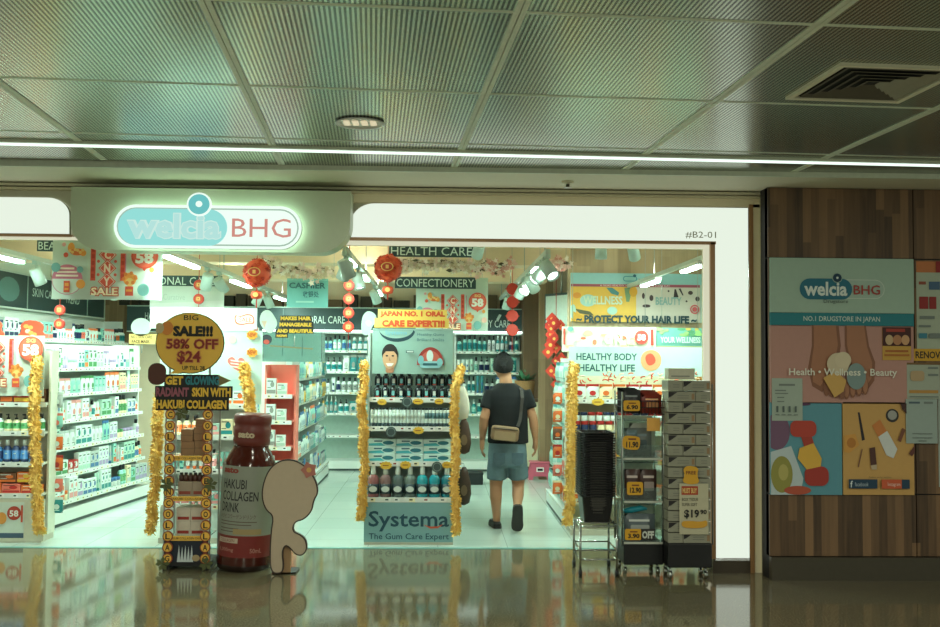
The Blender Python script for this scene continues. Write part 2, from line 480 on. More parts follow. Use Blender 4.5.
struct('floor', MB().box(-9, 9, -2, 8.63, -.1, 0, m_terrazzo()))
struct('floor', MB().box(-5, 4.2, 8.63, 15, -.1, .0015, m_tile()))
struct('trim_3', MB().box(-5, 4.2, 8.585, 8.64, -.02, .003, mat((96, 150, 146), .3)))

# recessed linear light across the mall ceiling
a0 = Vector((-2.75, 6.262)); a1 = Vector((3.329, 6.53)); dv = (a1-a0).normalized(); ang = math.atan2(dv.y, dv.x)
t = thing('strip_light', 'long thin white strip light running across the whole mall ceiling', 'ceiling light', (*((a0+a1)/2), CZ), ang)
put('housing', MB().box(-6, 6, -.06, .06, -.016, .02, m_strip), t, local=True)
put('diffuser', MB().box(-6, 6, -.03, .03, -.021, -.016, mat((224, 244, 232), emit=1.5)), t, local=True)

# round recessed downlight
p = Vector((-.462, 5.613, CZ))
t = thing('downlight', 'round recessed downlight set in a perforated ceiling panel', 'ceiling light', p)
put('ring', MB().lathe([(.135,-.004),(.14,-.012),(.118,-.012),(.112,.0)], M_WHITE, 32), t, local=True)
b = MB(); b.lathe([(.001,-.003),(.113,-.003)], mat((150,140,112), .3, .5), 32)
for k in range(4):
    x = -.075+.05*k
    b.box(x-.017, x+.017, -.05, .05, -.010, -.004, mat((240, 226, 186), emit=.75))
put('lamp', b, t, local=True)

# square four-way air diffuser
p = Vector((2.05, 4.66, CZ)); 
t = thing('air_diffuser', 'square louvred air vent set in the mall ceiling at the right', 'air vent', p, RZC)
q = .3
put('frame', MB().box(-q,q,-q,-q+.03,-.014,.01,m_soffit).box(-q,q,q-.03,q,-.014,.01,m_soffit).box(-q,-q+.03,-q+.03,q-.03,-.014,.01,m_soffit).box(q-.03,q,-q+.03,q-.03,-.014,.01,m_soffit), t, local=True)
put('duct', MB().box(-q+.03,q-.03,-q+.03,q-.03,-.001,.0,mat((26,26,22), .8)), t, local=True)
m_vent_lit = mat((150, 146, 124), .5); m_vent_shade = mat((92, 88, 74), .55)  # one louvre finish in two tones, shade on two sides painted in
for k in range(5):
    s = .25-.048*k; s0 = s-.03
    for side in range(4):
        R = Matrix.Rotation(side*PI/2, 4, 'Z')
        vs = [(-s,-s,-.012),(s,-s,-.012),(s0,-s0,-.002),(-s0,-s0,-.002),(-s,-s,-.010),(s,-s,-.010),(s0,-s0,0),(-s0,-s0,0)]  # upward fill added to brighten the shop ceiling
        bb = MB(); bb.add(vs, [(0,3,2,1),(4,5,6,7),(0,1,5,4),(1,2,6,5),(2,3,7,6),(3,0,4,7)], m_vent_lit if side in (0, 1) else m_vent_shade, X=R)
        put('louvre', bb, t, local=True)
# sprinkler under the plain soffit
p = Vector((.932, 7.3, CZ-.02))
t = thing('sprinkler', 'small round sprinkler head under the soffit above the shop entrance', 'sprinkler', p)
put('rosette', MB().lathe([(.045,0),(.045,-.012),(.03,-.02)], m_soffit, 20), t, local=True)
put('deflector', MB().lathe([(.014,-.018),(.014,-.04),(.03,-.042),(.03,-.047)], M_METAL, 16), t, local=True)

# ---- facade
FY = 7.66
m_fascia = mat((206, 204, 180), .45, var=.03)
m_trimb = mat((172, 128, 84), .35, .1); m_jamb = mat((246, 234, 200), .4, var=.03); m_steel = mat((214, 206, 174), .4)
b = MB()
pbox(b, -230, 186, 755, 238, FY+.05, FY+.12, m_fascia)
struct('wall_front', b)
b = MB(); pbox(b, -230, 186, 770, 188.4, FY-.05, FY+.05, mat((206,200,172), .4)); pbox(b, -230, 190, 770, 192, FY-.03, FY+.05, m_steel)
struct('trim_4', b)
b = MB()                                            # brown reveal and cream inner frame of the opening
pbox(b, -230, 232.6, 70, 235, FY-.005, FY+.12, m_trimb); pbox(b, 345, 239.2, 716, 242.2, FY-.005, FY+.12, m_trimb); pbox(b, 711, 242.5, 715.6, 559, FY-.005, FY+.12, m_trimb)
struct('trim_5', b)
b = MB()
m_edge = mat((226, 226, 196), emit=.85)             # cream edge strip of the opening, brightness put in as emission
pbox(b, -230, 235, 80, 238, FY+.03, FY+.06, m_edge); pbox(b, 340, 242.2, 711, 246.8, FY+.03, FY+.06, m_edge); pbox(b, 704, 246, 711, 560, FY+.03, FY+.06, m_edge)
pbox(b, -230, 235, 80, 238, FY+.061, FY+.12, m_jamb); pbox(b, 340, 242.2, 711, 246.8, FY+.061, FY+.12, m_jamb); pbox(b, 704, 246, 711, 560, FY+.061, FY+.12, m_jamb)
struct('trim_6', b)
b = MB()
pbox(b, 350, 192, 764, 204.9, FY, FY+.3, m_jamb); pbox(b, 750, 204.5, 754, 576, FY-.01, FY+.3, m_trimb); pbox(b, 754, 204.5, 763, 577, FY, FY+.3, m_jamb)
pbox(b, 763, 192, 767.6, 577, FY-.06, FY+.3, m_steel); pbox(b, 767.6, 192, 769.5, 581, FY-.03, FY+.3, mat((40,38,32), .4))
struct('trim_7', b)
b = MB(); pbox(b, 713, 558, 754, 579, FY+.0, FY+.3, mat((70, 60, 44), .4)); struct('baseboard_front', b)
M_PANEL = mat((229, 240, 224), emit=1.02)
def light_panel(poly, label):
    x = [p[0] for p in poly]; y = [p[1] for p in poly]
    B = Board(min(x), min(y), max(x), max(y), FY, .04, M_PANEL, poly, mat((170,165,140), .5)); return B.out('lit_fascia', label, 'lit fascia')
cor = lambda cx, cy, rx, ry, a0, a1: [(cx+rx*math.cos(a0+(a1-a0)*k/10), cy-ry*math.sin(a0+(a1-a0)*k/10)) for k in range(11)]
light_panel([(-230, 232.6), (-230, 195.6), (48, 195.6)]+cor(48, 213.6, 22, 18, PI/2, 0)+[(70.5, 232.6)], 'glowing white fascia panel left of the shop name sign')
light_panel([(349, 239.4), (350, 225)]+cor(374, 225, 24, 20, PI, PI/2)+[(750, 205), (750, 558), (716, 558), (716, 239.4)],
            'glowing white fascia panel from the sign round the corner down the right door jamb')
B = Board(684, 230, 718, 241, FY-.002); B.tx('#B2-01', 685.5, 231.5, 716, 238.5, fl((176, 176, 146)), .0)
B.out('unit_number', 'grey shop unit number on the glowing panel at the doorway corner', 'unit number')

# ---- name sign: rounded metal hood with a glowing logo
HY = FY-.24
pol = [(71, 188), (71, 222)]+cor(101, 222, 30, 29.5, PI, 1.5*PI)+cor(318, 221, 33, 31, 1.5*PI, 2*PI)+[(351, 189)]
B = Board(71, 188, 351, 252, HY, FY-HY, mat((190, 200, 172), .4, .1, var=.03), pol)
root = B.out('shop_sign', 'grey rounded metal sign hood with the glowing blue and white shop name', 'sign')
M_GLOW_W = mat((230, 248, 236), emit=1.1); M_GLOW_B = mat((150, 226, 220), emit=.95); M_GLOW_R = mat((222, 150, 138), emit=.85); M_GLOW_D = mat((112, 206, 206), emit=.85)
M_GLOW_G = mat((176, 206, 186), emit=.8)
B = Board(116, 207, 300, 247, HY-.065, .02, mat((206, 250, 222), emit=5.), rrect(116, 207, 300, 247, 19.9, 12)); B.out('halo_light', parent=root)
B = Board(114, 204, 302, 250, HY-.11, .04, M_GLOW_W, rrect(114, 205, 302, 249, 21.9, 12), M_WHITE)
B.rr(117, 208, 299, 246, 18.9, M_GLOW_G); B.rr(118.5, 209.5, 297.5, 244.5, 17.4, M_GLOW_W)
B.out('sign_outline', parent=root)
B = Board(117, 207, 228, 246, HY-.125, .014, M_GLOW_B, rrect(118, 208.5, 227, 245.5, 18.4, 12))
B.tx('welcia', 126.5, 212.5, 221.5, 239.5, mat((206,238,228), emit=.95), .07); B.tx('welcia', 127.5, 213.5, 220.5, 238.5, mat((182,230,224), emit=.95), .03)
B.out('name_plate', parent=root)
B = Board(186, 192, 212, 217, HY-.14, .02, M_GLOW_W, ell(199, 204.2, 12.4, 12), M_GLOW_W); B.el(199, 204.2, 10.6, 10.2, M_GLOW_D); B.el(199, 204, 3.4, 3.2, M_GLOW_W)
B.out('dot', parent=root)
B = Board(231, 217, 292, 238, HY-.125, .012); B.tx('BHG', 232, 218.5, 291, 237.5, M_GLOW_R, .0)
B.out('lettering', parent=root)

# ---- timber wall right of the shop
mw = m_planks('wall_planks', (26, 17, 10), (144, 110, 76), .062)
b = MB(); p0 = at(770, 560, 7.42); xs = [p0.x, at(914, 300, 7.42).x]
x2 = xs[1]+(xs[1]-xs[0]); zz = [.17, at(800, 494, 7.42).z, at(800, 258, 7.42).z, CZ-.02]
while x2 < 8.9: xs.append(x2); x2 += xs[1]-xs[0]
xs.append(9)
for i in range(len(xs)-1):
    for j in range(3):
        b.box(xs[i]+(.004 if i else 0), xs[i+1]-.004, 7.42, 7.5, zz[j]+.005, zz[j+1]-.005, mw)
b.box(xs[0], 9, 7.44, 7.6, 0, CZ-.02, mat((16,15,13), .6))
struct('wall_right', b)
b = MB(); b.box(xs[0], 9, 7.385, 7.44, 0, .17, mat((70, 64, 50), .35)); struct('baseboard_right', b)

# ---- the big poster
PY = 7.4
root = None
def ink(*c): return fl(c)
P1 = Board(770.5, 258.5, 914, 313, PY, .02, ink(168, 194, 176))
P1.rr(815.5, 279.5, 884.5, 298.5, 9.4, ink(210, 220, 208)); P1.rr(816.2, 280.2, 883.8, 297.8, 8.7, ink(172, 196, 180))
P1.rr(799.5, 278.8, 852, 299.5, 10.3, ink(34, 112, 134)); P1.tx('welcia', 804, 282, 847, 296, ink(226, 234, 228), .03)
P1.el(837, 278, 5, 4.9, ink(168,194,176)); P1.el(837, 278, 4.4, 4.3, ink(22, 62, 84)); P1.el(837, 278, 1.2, 1.2, ink(220,228,220))
P1.tx('BHG', 853, 285, 879.5, 294.5, ink(168, 66, 58), .015); P1.tx('Drugstore', 823, 299.4, 847.5, 304, ink(70, 80, 80))
root = tag(thing('wall_poster', '', 'poster', at(842, 494, PY)), 'large health and beauty poster with blue logo on the dark timber wall', 'poster')
P1.out('logo_panel', parent=root)
P2 = Board(770.5, 313, 914, 326, PY, .02, ink(34, 128, 138)); P2.tx('NO.1 DRUGSTORE IN JAPAN', 803.5, 316.4, 880, 322.8, ink(206, 220, 210), .01); P2.out('slogan_band', parent=root)
P3 = Board(770.5, 326, 914, 403, PY, .02, ink(190, 142, 130))
sk, sk2 = ink(172, 118, 88), ink(140, 92, 68)
P3.pl([(812,326),(839,326),(841,346),(838,362),(831,378),(822,392),(812,386),(808,368),(812,346)], sk2)
P3.pl([(814,326),(836,326),(838,345),(835,360),(828,374),(820,386),(813,382),(811,366),(814,346)], sk)
P3.pl([(845,326),(866,326),(869,346),(875,362),(874,380),(866,391),(856,380),(848,362),(845,346)], sk2)
P3.pl([(847,326),(864,326),(867,347),(872,362),(871,378),(865,387),(857,377),(850,360),(847,345)], sk)
for k in range(4): P3.pl(ell(846+6*k, 390-k*1.5, 3.4, 9, 12), sk2); P3.pl(ell(826+5*k, 388+k, 3.2, 8, 12), sk2); P3.pl(ell(846+6*k, 389-k*1.5, 2.6, 8, 12), sk)
P3.el(837, 364, 11, 11, ink(214, 198, 166)); P3.el(842, 360, 8, 8, ink(220, 204, 172)); P3.el(855, 376, 9.5, 13, ink(128, 150, 148))
P3.pl([(822,378),(830,373),(838,374),(845,380),(842,391),(833,397),(829,390)], ink(212, 168, 92))
P3.tx('Health • Wellness • Beauty', 788, 368.5, 895.5, 377.5, ink(232, 230, 214), .015)
P3.out('hands_picture', parent=root)
P4 = Board(770.5, 403, 842, 494, PY, .02, ink(92, 152, 166))
P4.el(777, 432, 13, 18, ink(118, 86, 112)); P4.el(800, 404.8, 11, 1.6, ink(88,56,86)); P4.pl([(770.6,452),(791,446),(803,478),(800,494),(770.6,494)], ink(190, 204, 206))
P4.el(781.5, 474, 10.8, 18, ink(150, 146, 70)); P4.el(783, 472, 5, 8, ink(182, 172, 98)); P4.el(797, 489.5, 13.5, 4.3, ink(182, 84, 58))
P4.pl([(800,434),(810,432),(822,470),(812,474)], ink(170, 62, 46)); P4.pl(rrect(790, 421, 816, 437, 6), ink(184, 66, 50)); P4.pl(rrect(804, 466, 828, 485, 7), ink(168, 54, 44))
P4.pl([(799,448),(813,443),(821,458),(820,466),(806,469),(797,458)], ink(226, 178, 70)); P4.out('dumbbell_picture', parent=root)
P5 = Board(843, 403, 914, 494, PY, .02, ink(204, 160, 92))
P5.pl([(858,413),(860,413),(865,440),(862,441)], ink(44, 36, 40)); P5.el(892.5, 416, 6.5, 6.6, ink(50, 48, 44)); P5.el(892.5, 415.6, 4.6, 4.6, ink(164, 164, 158))
P5.pl([(872,426),(880,420),(887,432),(878,437)], ink(206, 128, 64)); P5.pl([(878,437),(887,431),(897,449),(893,458),(886,455)], ink(214, 218, 214))
P5.pl([(844,436),(855,434),(859,445),(849,453),(844,452)], ink(214, 156, 74)); P5.el(851, 443, 4.5, 5, ink(186, 122, 50))
P5.pl([(869,448),(874.5,447),(876,464),(870,465)], ink(82, 48, 40)); P5.pl([(870,465),(876,464),(876,469),(871,469)], ink(190,170,140))
P5.pl([(857,466),(861,449),(862,449),(858,467)], ink(120, 80, 60)); P5.pl([(897,440),(902,428),(905,430),(900,442)], ink(120, 74, 52)); P5.pl([(908,453),(914,445),(914,452),(911,456)], ink(96,52,44))
P5.pl([(900,404),(906,404),(906,414),(902,410)], ink(70,40,36)); P5.tx('Follow us for updates', 868, 475.6, 890, 477.4, ink(110, 90, 60))
P5.rc(847.5, 478.5, 876, 487.5, ink(30, 62, 84)); P5.tx('f', 849, 480, 851.5, 486.5, ink(220,228,228), .02); P5.tx('facebook', 853.5, 481.3, 867, 485.3, ink(180, 196, 206))
P5.rc(880, 478.5, 908, 487.5, ink(30, 62, 84)); P5.rc(880, 478.5, 900, 487.5, ink(204, 92, 54)); P5.tx('Instagram', 886, 481.3, 898.5, 486, ink(236, 206, 190))
P5.out('cosmetics_picture', parent=root)

def notice(x0, y0, x1, y1, Y, col, label, name='notice', lines=(), cat='notice', group=None):
    B = Board(x0, y0, x1, y1, Y, .003, fl(col))
    for ln in lines: B.rc(*ln[:4], fl(ln[4]))
    return B, lambda: B.out(name, label, cat, group)
gl_ = (120, 130, 124)
B, fin = notice(772, 378.5, 802.5, 420.5, PY-.006, (168, 182, 168), 'pale printed notice pinned over the lower left of the big poster',
    lines=[(779,384,795,386,gl_),(775,390,786,391.2,gl_),(775,393,788,394,gl_),(777,397,784,398,gl_),(777,401,784,402,gl_)]); 
for k in range(4): B.rc(776+6*k, 406, 778+6*k, 412, fl((90, 104, 100))); B.rc(775+6*k, 414, 779+6*k, 415, fl(gl_))
fin()
B, fin = notice(882.5, 327.5, 911, 360, PY-.006, (206, 160, 70), 'small yellow flyer with dark food photo on the pink part of the poster', 'flyer', cat='flyer',
    lines=[(882.5,327.5,911,346,(70,26,20)),(886,329,905,332,(170,60,44)),(885,350,908,352,(170,96,40)),(884,354,909,356,(180,110,44))])
B.el(889, 340, 4, 5, fl((202,170,130))); B.el(897, 340, 4.5, 5, fl((186,130,90))); B.el(905, 340, 4, 5, fl((208,160,116))); fin()
B, fin = notice(916.5, 262, 965, 348.5, PY+.016, (176, 186, 164), 'tall white and red price leaflet on the timber wall beside the big poster', 'leaflet', cat='leaflet',
    lines=[(916.5,262,965,273,(196,120,70)),(919,282,926,285,(150,80,60)),(929,282,940,290,(70,100,130)),(919,297,928,309,(150,40,36)),(929,297,936,309,(150,40,36)),(936,262,965,273,(150,40,36)),
           (919,316,934,319,gl_),(918,325,930,327,gl_),(918,333,926,338,(60,130,150)),(928,333,940,338,gl_)]); fin()
B, fin = notice(913, 349, 965, 361, PY+.012, (212, 162, 44), 'yellow strip notice beneath the price leaflet on the timber wall'); B.tx('RENOVATION', 915.5, 351.5, 963, 358.5, fl((40, 34, 24)), .02); fin()
B, fin = notice(907, 363, 940, 398.5, PY-.002, (170, 178, 160), 'pale flyer with a tan product picture below the yellow strip notice', 'flyer', cat='flyer',
    lines=[(907,363,940,365,(120,90,50)),(909,390,938,393,(188,140,70)),(928,367,938,369,gl_),(928,374,938,376,gl_),(909,396,938,397,gl_)]); B.rr(910, 371, 924, 381, 3, fl((186,160,122))); fin()
B, fin = notice(906, 399.5, 937.5, 443, PY-.010, (158, 174, 166), 'pale blue notice sheet lowest in the column at the poster edge',
    lines=[(909,402,920,404,(80,100,110)),(924,402,933,404,gl_),(912,433,932,434,gl_),(912,437,932,438,gl_),(918,440,926,441,gl_)]); fin()
B, fin = notice(938.5, 396, 962, 486, PY+.016, (170, 182, 172), 'white notice cut by the right edge of the picture'); fin()
# ================================================================== DISPLAYS IN THE DOORWAY
GOLD = fl((236, 184, 74)); INK = fl((26, 24, 22)); DRED = fl((134, 36, 28)); YEL = fl((232, 186, 62))

# ---- narrow column display with letter discs
YC = 7.72
def flz(px, py, Y): return at(px, py, Y)
cx = at(187, 568, YC)
col = thing('display_rack', 'narrow black rack with yellow letter discs down both sides and small boxed drinks', 'display rack', (cx.x, YC, 0))
def C_(px): return at(px, 500, YC).x-cx.x
def Z_(py, px=187, Y=YC): return at(px, py, Y).z
D = .30
b = MB()
for px in (164, 210):
    for y in (.012, D):
        b.box(C_(px)-.006, C_(px)+.006, y, y+.012, .03, Z_(408), M_METAL)
put('frame', b, col, local=True)
shelfpy = [456.5, 497, 536.5]
for py, tx in zip(shelfpy, ('HAKUBI COLLAGEN DRINK', 'HAKUBI COLLAGEN', 'HAKUBI COLLAGEN DRINK')):
    z = Z_(py)
    s = put('shelf', MB().box(C_(165), C_(209), .0, D, z-.008, z, M_ACRYL), col, local=True)
    q = MB(); q.box(C_(167), C_(208), -.012, 0, z-.030, z+.006, GOLD); q.text(tx, C_(170), z-.020, C_(205), z-.004, -.0135, INK)
    q2 = put('shelf_strip', q, s, local=True)
put('base', MB().box(C_(163), C_(211), 0, D+.01, .03, .06, M_BLACK).box(C_(164), C_(170), .0, D, 0, .03, M_BLACK).box(C_(204), C_(210), 0, D, 0, .03, M_BLACK), col, local=True)
q = MB(); z0, z1 = Z_(566), Z_(541)
q.box(C_(165), C_(209), .0, .01, max(.06, z0), z1, fl((26, 34, 48)))
for k in range(5):
    xx = C_(180+3.2*k); q.flat([(xx-.014, z0+.03), (xx, z1-.03-.01*(k % 2)), (xx+.012, z0+.03)], -.0015, fl((196, 206, 206)))
q.flat(ell(C_(197), z0+.06, .03, .025, 14), -.002, fl((170, 150, 110)))
put('base_picture', q, col, local=True)
m_disc = mat((150, 70, 40), .5); letters = 'COLLAGEN'
for side, px in ((0, 169), (1, 206.5)):
    for k in range(14):
        py = 414.5+k*11.05
        q = MB(); xx, z = C_(px), Z_(py)
        X = Matrix.Translation((xx, -.006, z)) @ Matrix.Rotation(PI/2, 4, 'X')
        q.lathe([(.0395,0),(.0395,.010)], m_disc, 20, X=X)
        q.flat(ell(xx, z, .032, .032, 18), -.0172, GOLD)
        q.text(letters[k % 8], xx-.017, z-.022, xx+.017, z+.022, -.0185, INK, .02)
        put('letter_disc', q, col, local=True)
m_leaf = mat((86, 92, 52), .6)
for px, py in ((181, 413), (167, 484), (211, 484), (165, 563), (208, 563)):
    q = MB(); r = random.Random(int(px))
    for k in range(6):
        a = k*PI/3+r.random()*.5; L = .055; ca, sa = math.cos(a), math.sin(a); xx, z = C_(px), Z_(py)
        q.prism([(xx, z), (xx+ca*L*.6-sa*.016, z+sa*L*.6+ca*.016), (xx+ca*L, z+sa*L), (xx+ca*L*.6+sa*.016, z+sa*L*.6-ca*.016)], -.026-.003*k, -.022-.003*k, m_leaf)
    put('leaf_rosette', q, col, local=True)
# header letter boards
q = Board(155, 374, 233, 411, YC-.012, .01, fl((22, 22, 20)), [(164,374.5),(219,374.5),(219,386),(232.5,386),(232.5,398),(229,398),(229,410.5),(156,410.5),(156,398),(155,398),(155,386),(164,386)])
q.tx('GET', 165, 376, 183, 385, YEL, .05); q.tx('GLOWING', 185, 376, 219, 385, fl((40, 122, 132)), .05)
q.tx('RADIANT', 156, 387.5, 189, 396.8, fl((150, 82, 96)), .05); q.tx('SKIN WITH', 192, 387.5, 231, 396.8, YEL, .05)
q.tx('HAKUBI', 157, 400, 185, 409, YEL, .05); q.tx('COLLAGEN', 187, 400, 227, 409, YEL, .05)
q.out('letter_board', parent=col)
q = Board(218, 374, 232, 387, YC-.014, .008, fl((126, 116, 72)), [(218,375),(231,380.5),(218,386.5)]); q.out('arrow', parent=col)
q = MB(); q.box(C_(166), C_(168), .006, .014, Z_(412), Z_(330), M_METAL); q.box(C_(206), C_(208), .006, .014, Z_(412), Z_(330), M_METAL); put('sign_post', q, col, local=True)
pts = ell(190, 343, 34.5, 31)
q = Board(155, 312, 225, 374, YC-.02, .008, fl((40, 40, 34)), pts); q.pl([(176,370),(161,381),(184,373)], fl((40,40,34))); q.el(190, 343, 33.6, 30.1, GOLD); q.pl([(177,369),(163,379.6),(184,372)], GOLD)
q.tx('BIG', 183.5, 314.8, 198, 320, INK, .005)
q.tx('SALE!!!', 173, 325.5, 213, 336.5, INK, .06)
q.tx('58% OFF', 166, 338.2, 219, 349.6, fl((206,130,80)), .06); q.tx('58% OFF', 167, 339, 218, 349, DRED, .025)
q.tx('$24', 177, 350.4, 202, 364.6, fl((206,130,80)), .06); q.tx('$24', 178, 351, 201, 364, DRED, .025)
q.tx('UP TILL 28', 183, 366, 205.5, 370, INK, .02)
q.out('speech_bubble', parent=col)
q = Board(156, 321, 172, 337, YC-.028, .006, fl((214, 130, 56)), ell(167, 328, 6, 7)); q.pl(ell(159.5, 328, 4.5, 5.5), fl((190, 170, 130))); q.out('sticker', parent=col)
q = Board(147, 362, 167, 386, YC-.028, .006, fl((84, 44, 32)), rrect(148, 363, 166, 385, 8)); q.out('sticker', parent=col)
# goods on it
def goods(name, mb_or_me, loc, label, cat, group=None, rz=0): return tag(put(name, mb_or_me, None, loc, rz), label, cat, group)
def carton(w, d, h, c, tape=True, mark=None):
    b = MB(); b.box(-w/2, w/2, 0, d, 0, h, mat(c, .75), bev=.003)
    if tape: b.flat([(-w/2, h*.46), (w/2, h*.46), (w/2, h*.54), (-w/2, h*.54)], -.0008, fl(tuple(int(v*.88) for v in c)))
    if mark: b.flat([(-w*.4, h*.12), (w*.4, h*.12), (w*.4, h*.34), (-w*.4, h*.34)], -.0012, fl(mark))
    return b
zt = Z_(456.5); k_ = .00772
for px, py0, w, h, lab in ((184.5, 455.5, 13, 14, 'tan carton lowest at left on the top shelf of the letter disc rack'), (197, 455.5, 11, 15, 'tan carton lowest at right on the top shelf of the letter disc rack'),
                         (183.5, 441, 12, 12, 'tan carton stacked second at left on the letter disc rack'), (196.5, 440, 12, 13, 'tan carton stacked second at right on the letter disc rack'),
                         (197, 426.5, 10, 8, 'small tan carton on top of the pile in the letter disc rack')):
    zb = zt+.001+{455.5:0, 441:14*k_+.001, 440:15*k_+.001, 426.5:28*k_+.002}[py0]
    goods('carton', carton(w*k_, .16, h*k_, (150, 116, 84)), (cx.x+C_(px), YC+.06, zb), lab, 'box', 'tan cartons in the letter disc rack')
zt = Z_(497)
for j, (px, w) in enumerate(((183, 14), (197.5, 14))):
    goods('carton', carton(w*k_, .18, 14*k_, (166, 150, 130), False, (150, 70, 54)), (cx.x+C_(px), YC+.05, zt+.001), f"grey and red drink carton at {'left' if j == 0 else 'right'} on the middle shelf of the letter disc rack", 'box')
bt = MB(); bt.lathe([(.018,0),(.02,.006),(.02,.04),(.012,.05)], mat((70,34,22),.3), 12).lathe([(.013,.05),(.013,.065)], M_BLACK, 10)
me_bt = bt.mesh('drink_bottle')
for j in range(6):
    goods('drink_bottle', me_bt, (cx.x+C_(178+4.7*j), YC+.09, zt+.002+14*k_), f'tiny dark drink bottle, {ordn(j+1)} from left on the middle cartons of the letter disc rack', 'bottle', 'drink bottles on the letter disc rack')
zt = Z_(536.5)
for j in range(2):
    for i, px in enumerate((182, 196.5)):
        goods('carton', carton(14*k_, .18, 13.5*k_, (206, 196, 178), False, (156, 52, 40)), (cx.x+C_(px), YC+.05, zt+.001+j*(13.5*k_+.001)),
              f"white and red drink box, {'upper' if j else 'lower'} {'right' if i else 'left'} of four, lowest bay of letter disc rack", 'box', 'white and red drink boxes in the letter disc rack')

# ---- giant drink bottle
YB = 7.62; kb = .00764
pb = at(238.5, 572, YB)
bot = thing('giant_bottle', 'giant brown drink bottle standing beside the letter disc rack, leaning slightly', 'advertising bottle', (pb.x, YB+.2, 0))
TILT = Matrix.Rotation(math.radians(2.6), 4, 'Y')
m_glass = mat((70, 24, 15), .14, var=.08); m_cap = mat((104, 38, 28), .38, var=.05); m_dark = mat((34, 20, 16), .3)
R = .207
def zb(py): return (573-py)*kb*.972
body = [(R*.90,0),(R*.97,.015),(R,.05),(R,zb(486)),(R*.985,zb(474)),(R*.93,zb(464)),(R*.78,zb(455)),(R*.65,zb(449)),(R*.63,zb(446))]
put('glass_body', MB().lathe(body, m_glass, 40, X=TILT, ms=[m_dark, m_dark, m_glass]+[m_glass]*6), bot, local=True)
capp = [(r_*.93, z_) for r_, z_ in [(R*.66,zb(447)),(R*.72,zb(445)),(R*.735,zb(441)),(R*.71,zb(438)),(R*.735,zb(436)),(R*.745,zb(428)),(R*.69,zb(426)),(R*.745,zb(423)),(R*.745,zb(417)),(R*.70,zb(414.5)),(R*.55,zb(413.5))]]
cap = put('cap', MB().lathe(capp, m_cap, 40, X=TILT), bot, local=True)
def wraptext(mb, s, a0, a1, z0, z1, r, m, bold=0.):
    v, f = text_geo(s, bold); vs = []
    for p in v:
        a = a0+p[0]*(a1-a0); vs.append(TILT @ Vector((r*math.sin(a), -r*math.cos(a), z0+p[1]*(z1-z0))))
    mb.add(vs, f, m)
def wrapband(mb, a0, a1, z0, z1, r, m, n=40):
    vs = []
    for i in range(n+1):
        a = a0+(a1-a0)*i/n; vs += [TILT @ Vector((r*math.sin(a), -r*math.cos(a), z)) for z in (z0, z1)]
    mb.add(vs, [(2*i, 2*i+2, 2*i+3, 2*i+1) for i in range(n)], m, True)
q = MB(); wraptext(q, 'sato', -.62, .32, zb(438), zb(431.5), R*.700, fl((200, 180, 150)), .05); put('cap_lettering', q, cap, local=True)
lab = MB(); m_lab = mat((138, 142, 128), .5, var=.03); LI = fl((40, 40, 38))
wrapband(lab, -2.2, 2.2, zb(536), zb(466), R*1.004, m_lab)
rr = R*1.009
wraptext(lab, 'sato', -.92, -.22, zb(473.5), zb(467.5), rr, fl((140, 52, 40)), .05)
wraptext(lab, 'HAKUBI', -.88, .10, zb(489), zb(479.5), rr, LI, .012)
wraptext(lab, 'COLLAGEN', -.90, .55, zb(501), zb(491.5), rr, LI, .012)
wraptext(lab, 'DRINK', -.90, -.12, zb(512.5), zb(503), rr, LI, .012)
wraptext(lab, 'ハクビコラーゲンドリンク', -.95, .5, zb(519), zb(514.5), rr, fl((92, 70, 58)), 0)
for py, a in ((521.5, .55), (524.5, .35), (528.5, -.1), (531.5, .2)): wrapband(lab, -.92, a, zb(py+.9), zb(py), rr, fl((96, 84, 70)), 12)
wrapband(lab, -.30, .75, zb(534.5), zb(529), rr+.001, fl((160, 140, 96)), 14)
lb = put('label', lab, bot, local=True)
q = MB(); wrapband(q, -2.2, 2.2, zb(558), zb(536), R*1.004, mat((120, 36, 30), .45)); wrapband(q, -.98, -.1, zb(543.5), zb(538.5), rr, fl((190, 170, 150)), 12)
wraptext(q, 'COLLAGEN', -.86, -.22, zb(542.5), zb(539.5), rr+.001, fl((120, 60, 50)), 0); wraptext(q, '5,000mg', -.90, -.25, zb(553), zb(548.5), rr, fl((180, 130, 116)), .01); wraptext(q, '50mL', .35, .8, zb(553), zb(548.5), rr, fl((180, 130, 116)), .01)
put('lower_label', q, bot, local=True)

# ---- plain cut-out board (no figure on it)
YD = 7.56; pd = at(286, 572, YD)
prof = [(271,573),(283,574),(285,566),(283,552),(286,545),(291,549),(296,555),(303,556),(308,550),(307,540),(301,534),(293,531),(295,522),(304,520),(312,512),(314,500),(318,494),(317,484),(312,474),(305,466),(295,460),(284,459),(274,463),(267,471),(263,481),(261,492),(262,502),(266,511),(273,516),(271,530),(270,550)]
def smooth(p, n=2):
    for _ in range(n):
        o = []
        for i in range(len(p)):
            a, c = p[i], p[(i+1) % len(p)]; o += [(a[0]*.75+c[0]*.25, a[1]*.75+c[1]*.25), (a[0]*.25+c[0]*.75, a[1]*.25+c[1]*.75)]
        p = o
    return p
B = Board(261, 459, 325, 574, YD, .03, mat((184, 166, 142), .7, var=.05), smooth(prof), mat((70, 50, 40), .7))
st = B.out('cutout_board', 'pale tan free-standing cut-out board with rounded top beside the giant bottle', 'cut-out board')
def inset(p, s):
    cx_ = sum(a[0] for a in p)/len(p); n = len(p); out = []
    for i in range(n):
        a, c = p[i-1], p[(i+1) % n]; dx, dy = c[0]-a[0], c[1]-a[1]; L = math.hypot(dx, dy) or 1
        out.append((p[i][0]-dy/L*s, p[i][1]+dx/L*s))
    return out
sm = smooth(prof); ins = inset(sm, 1.3)
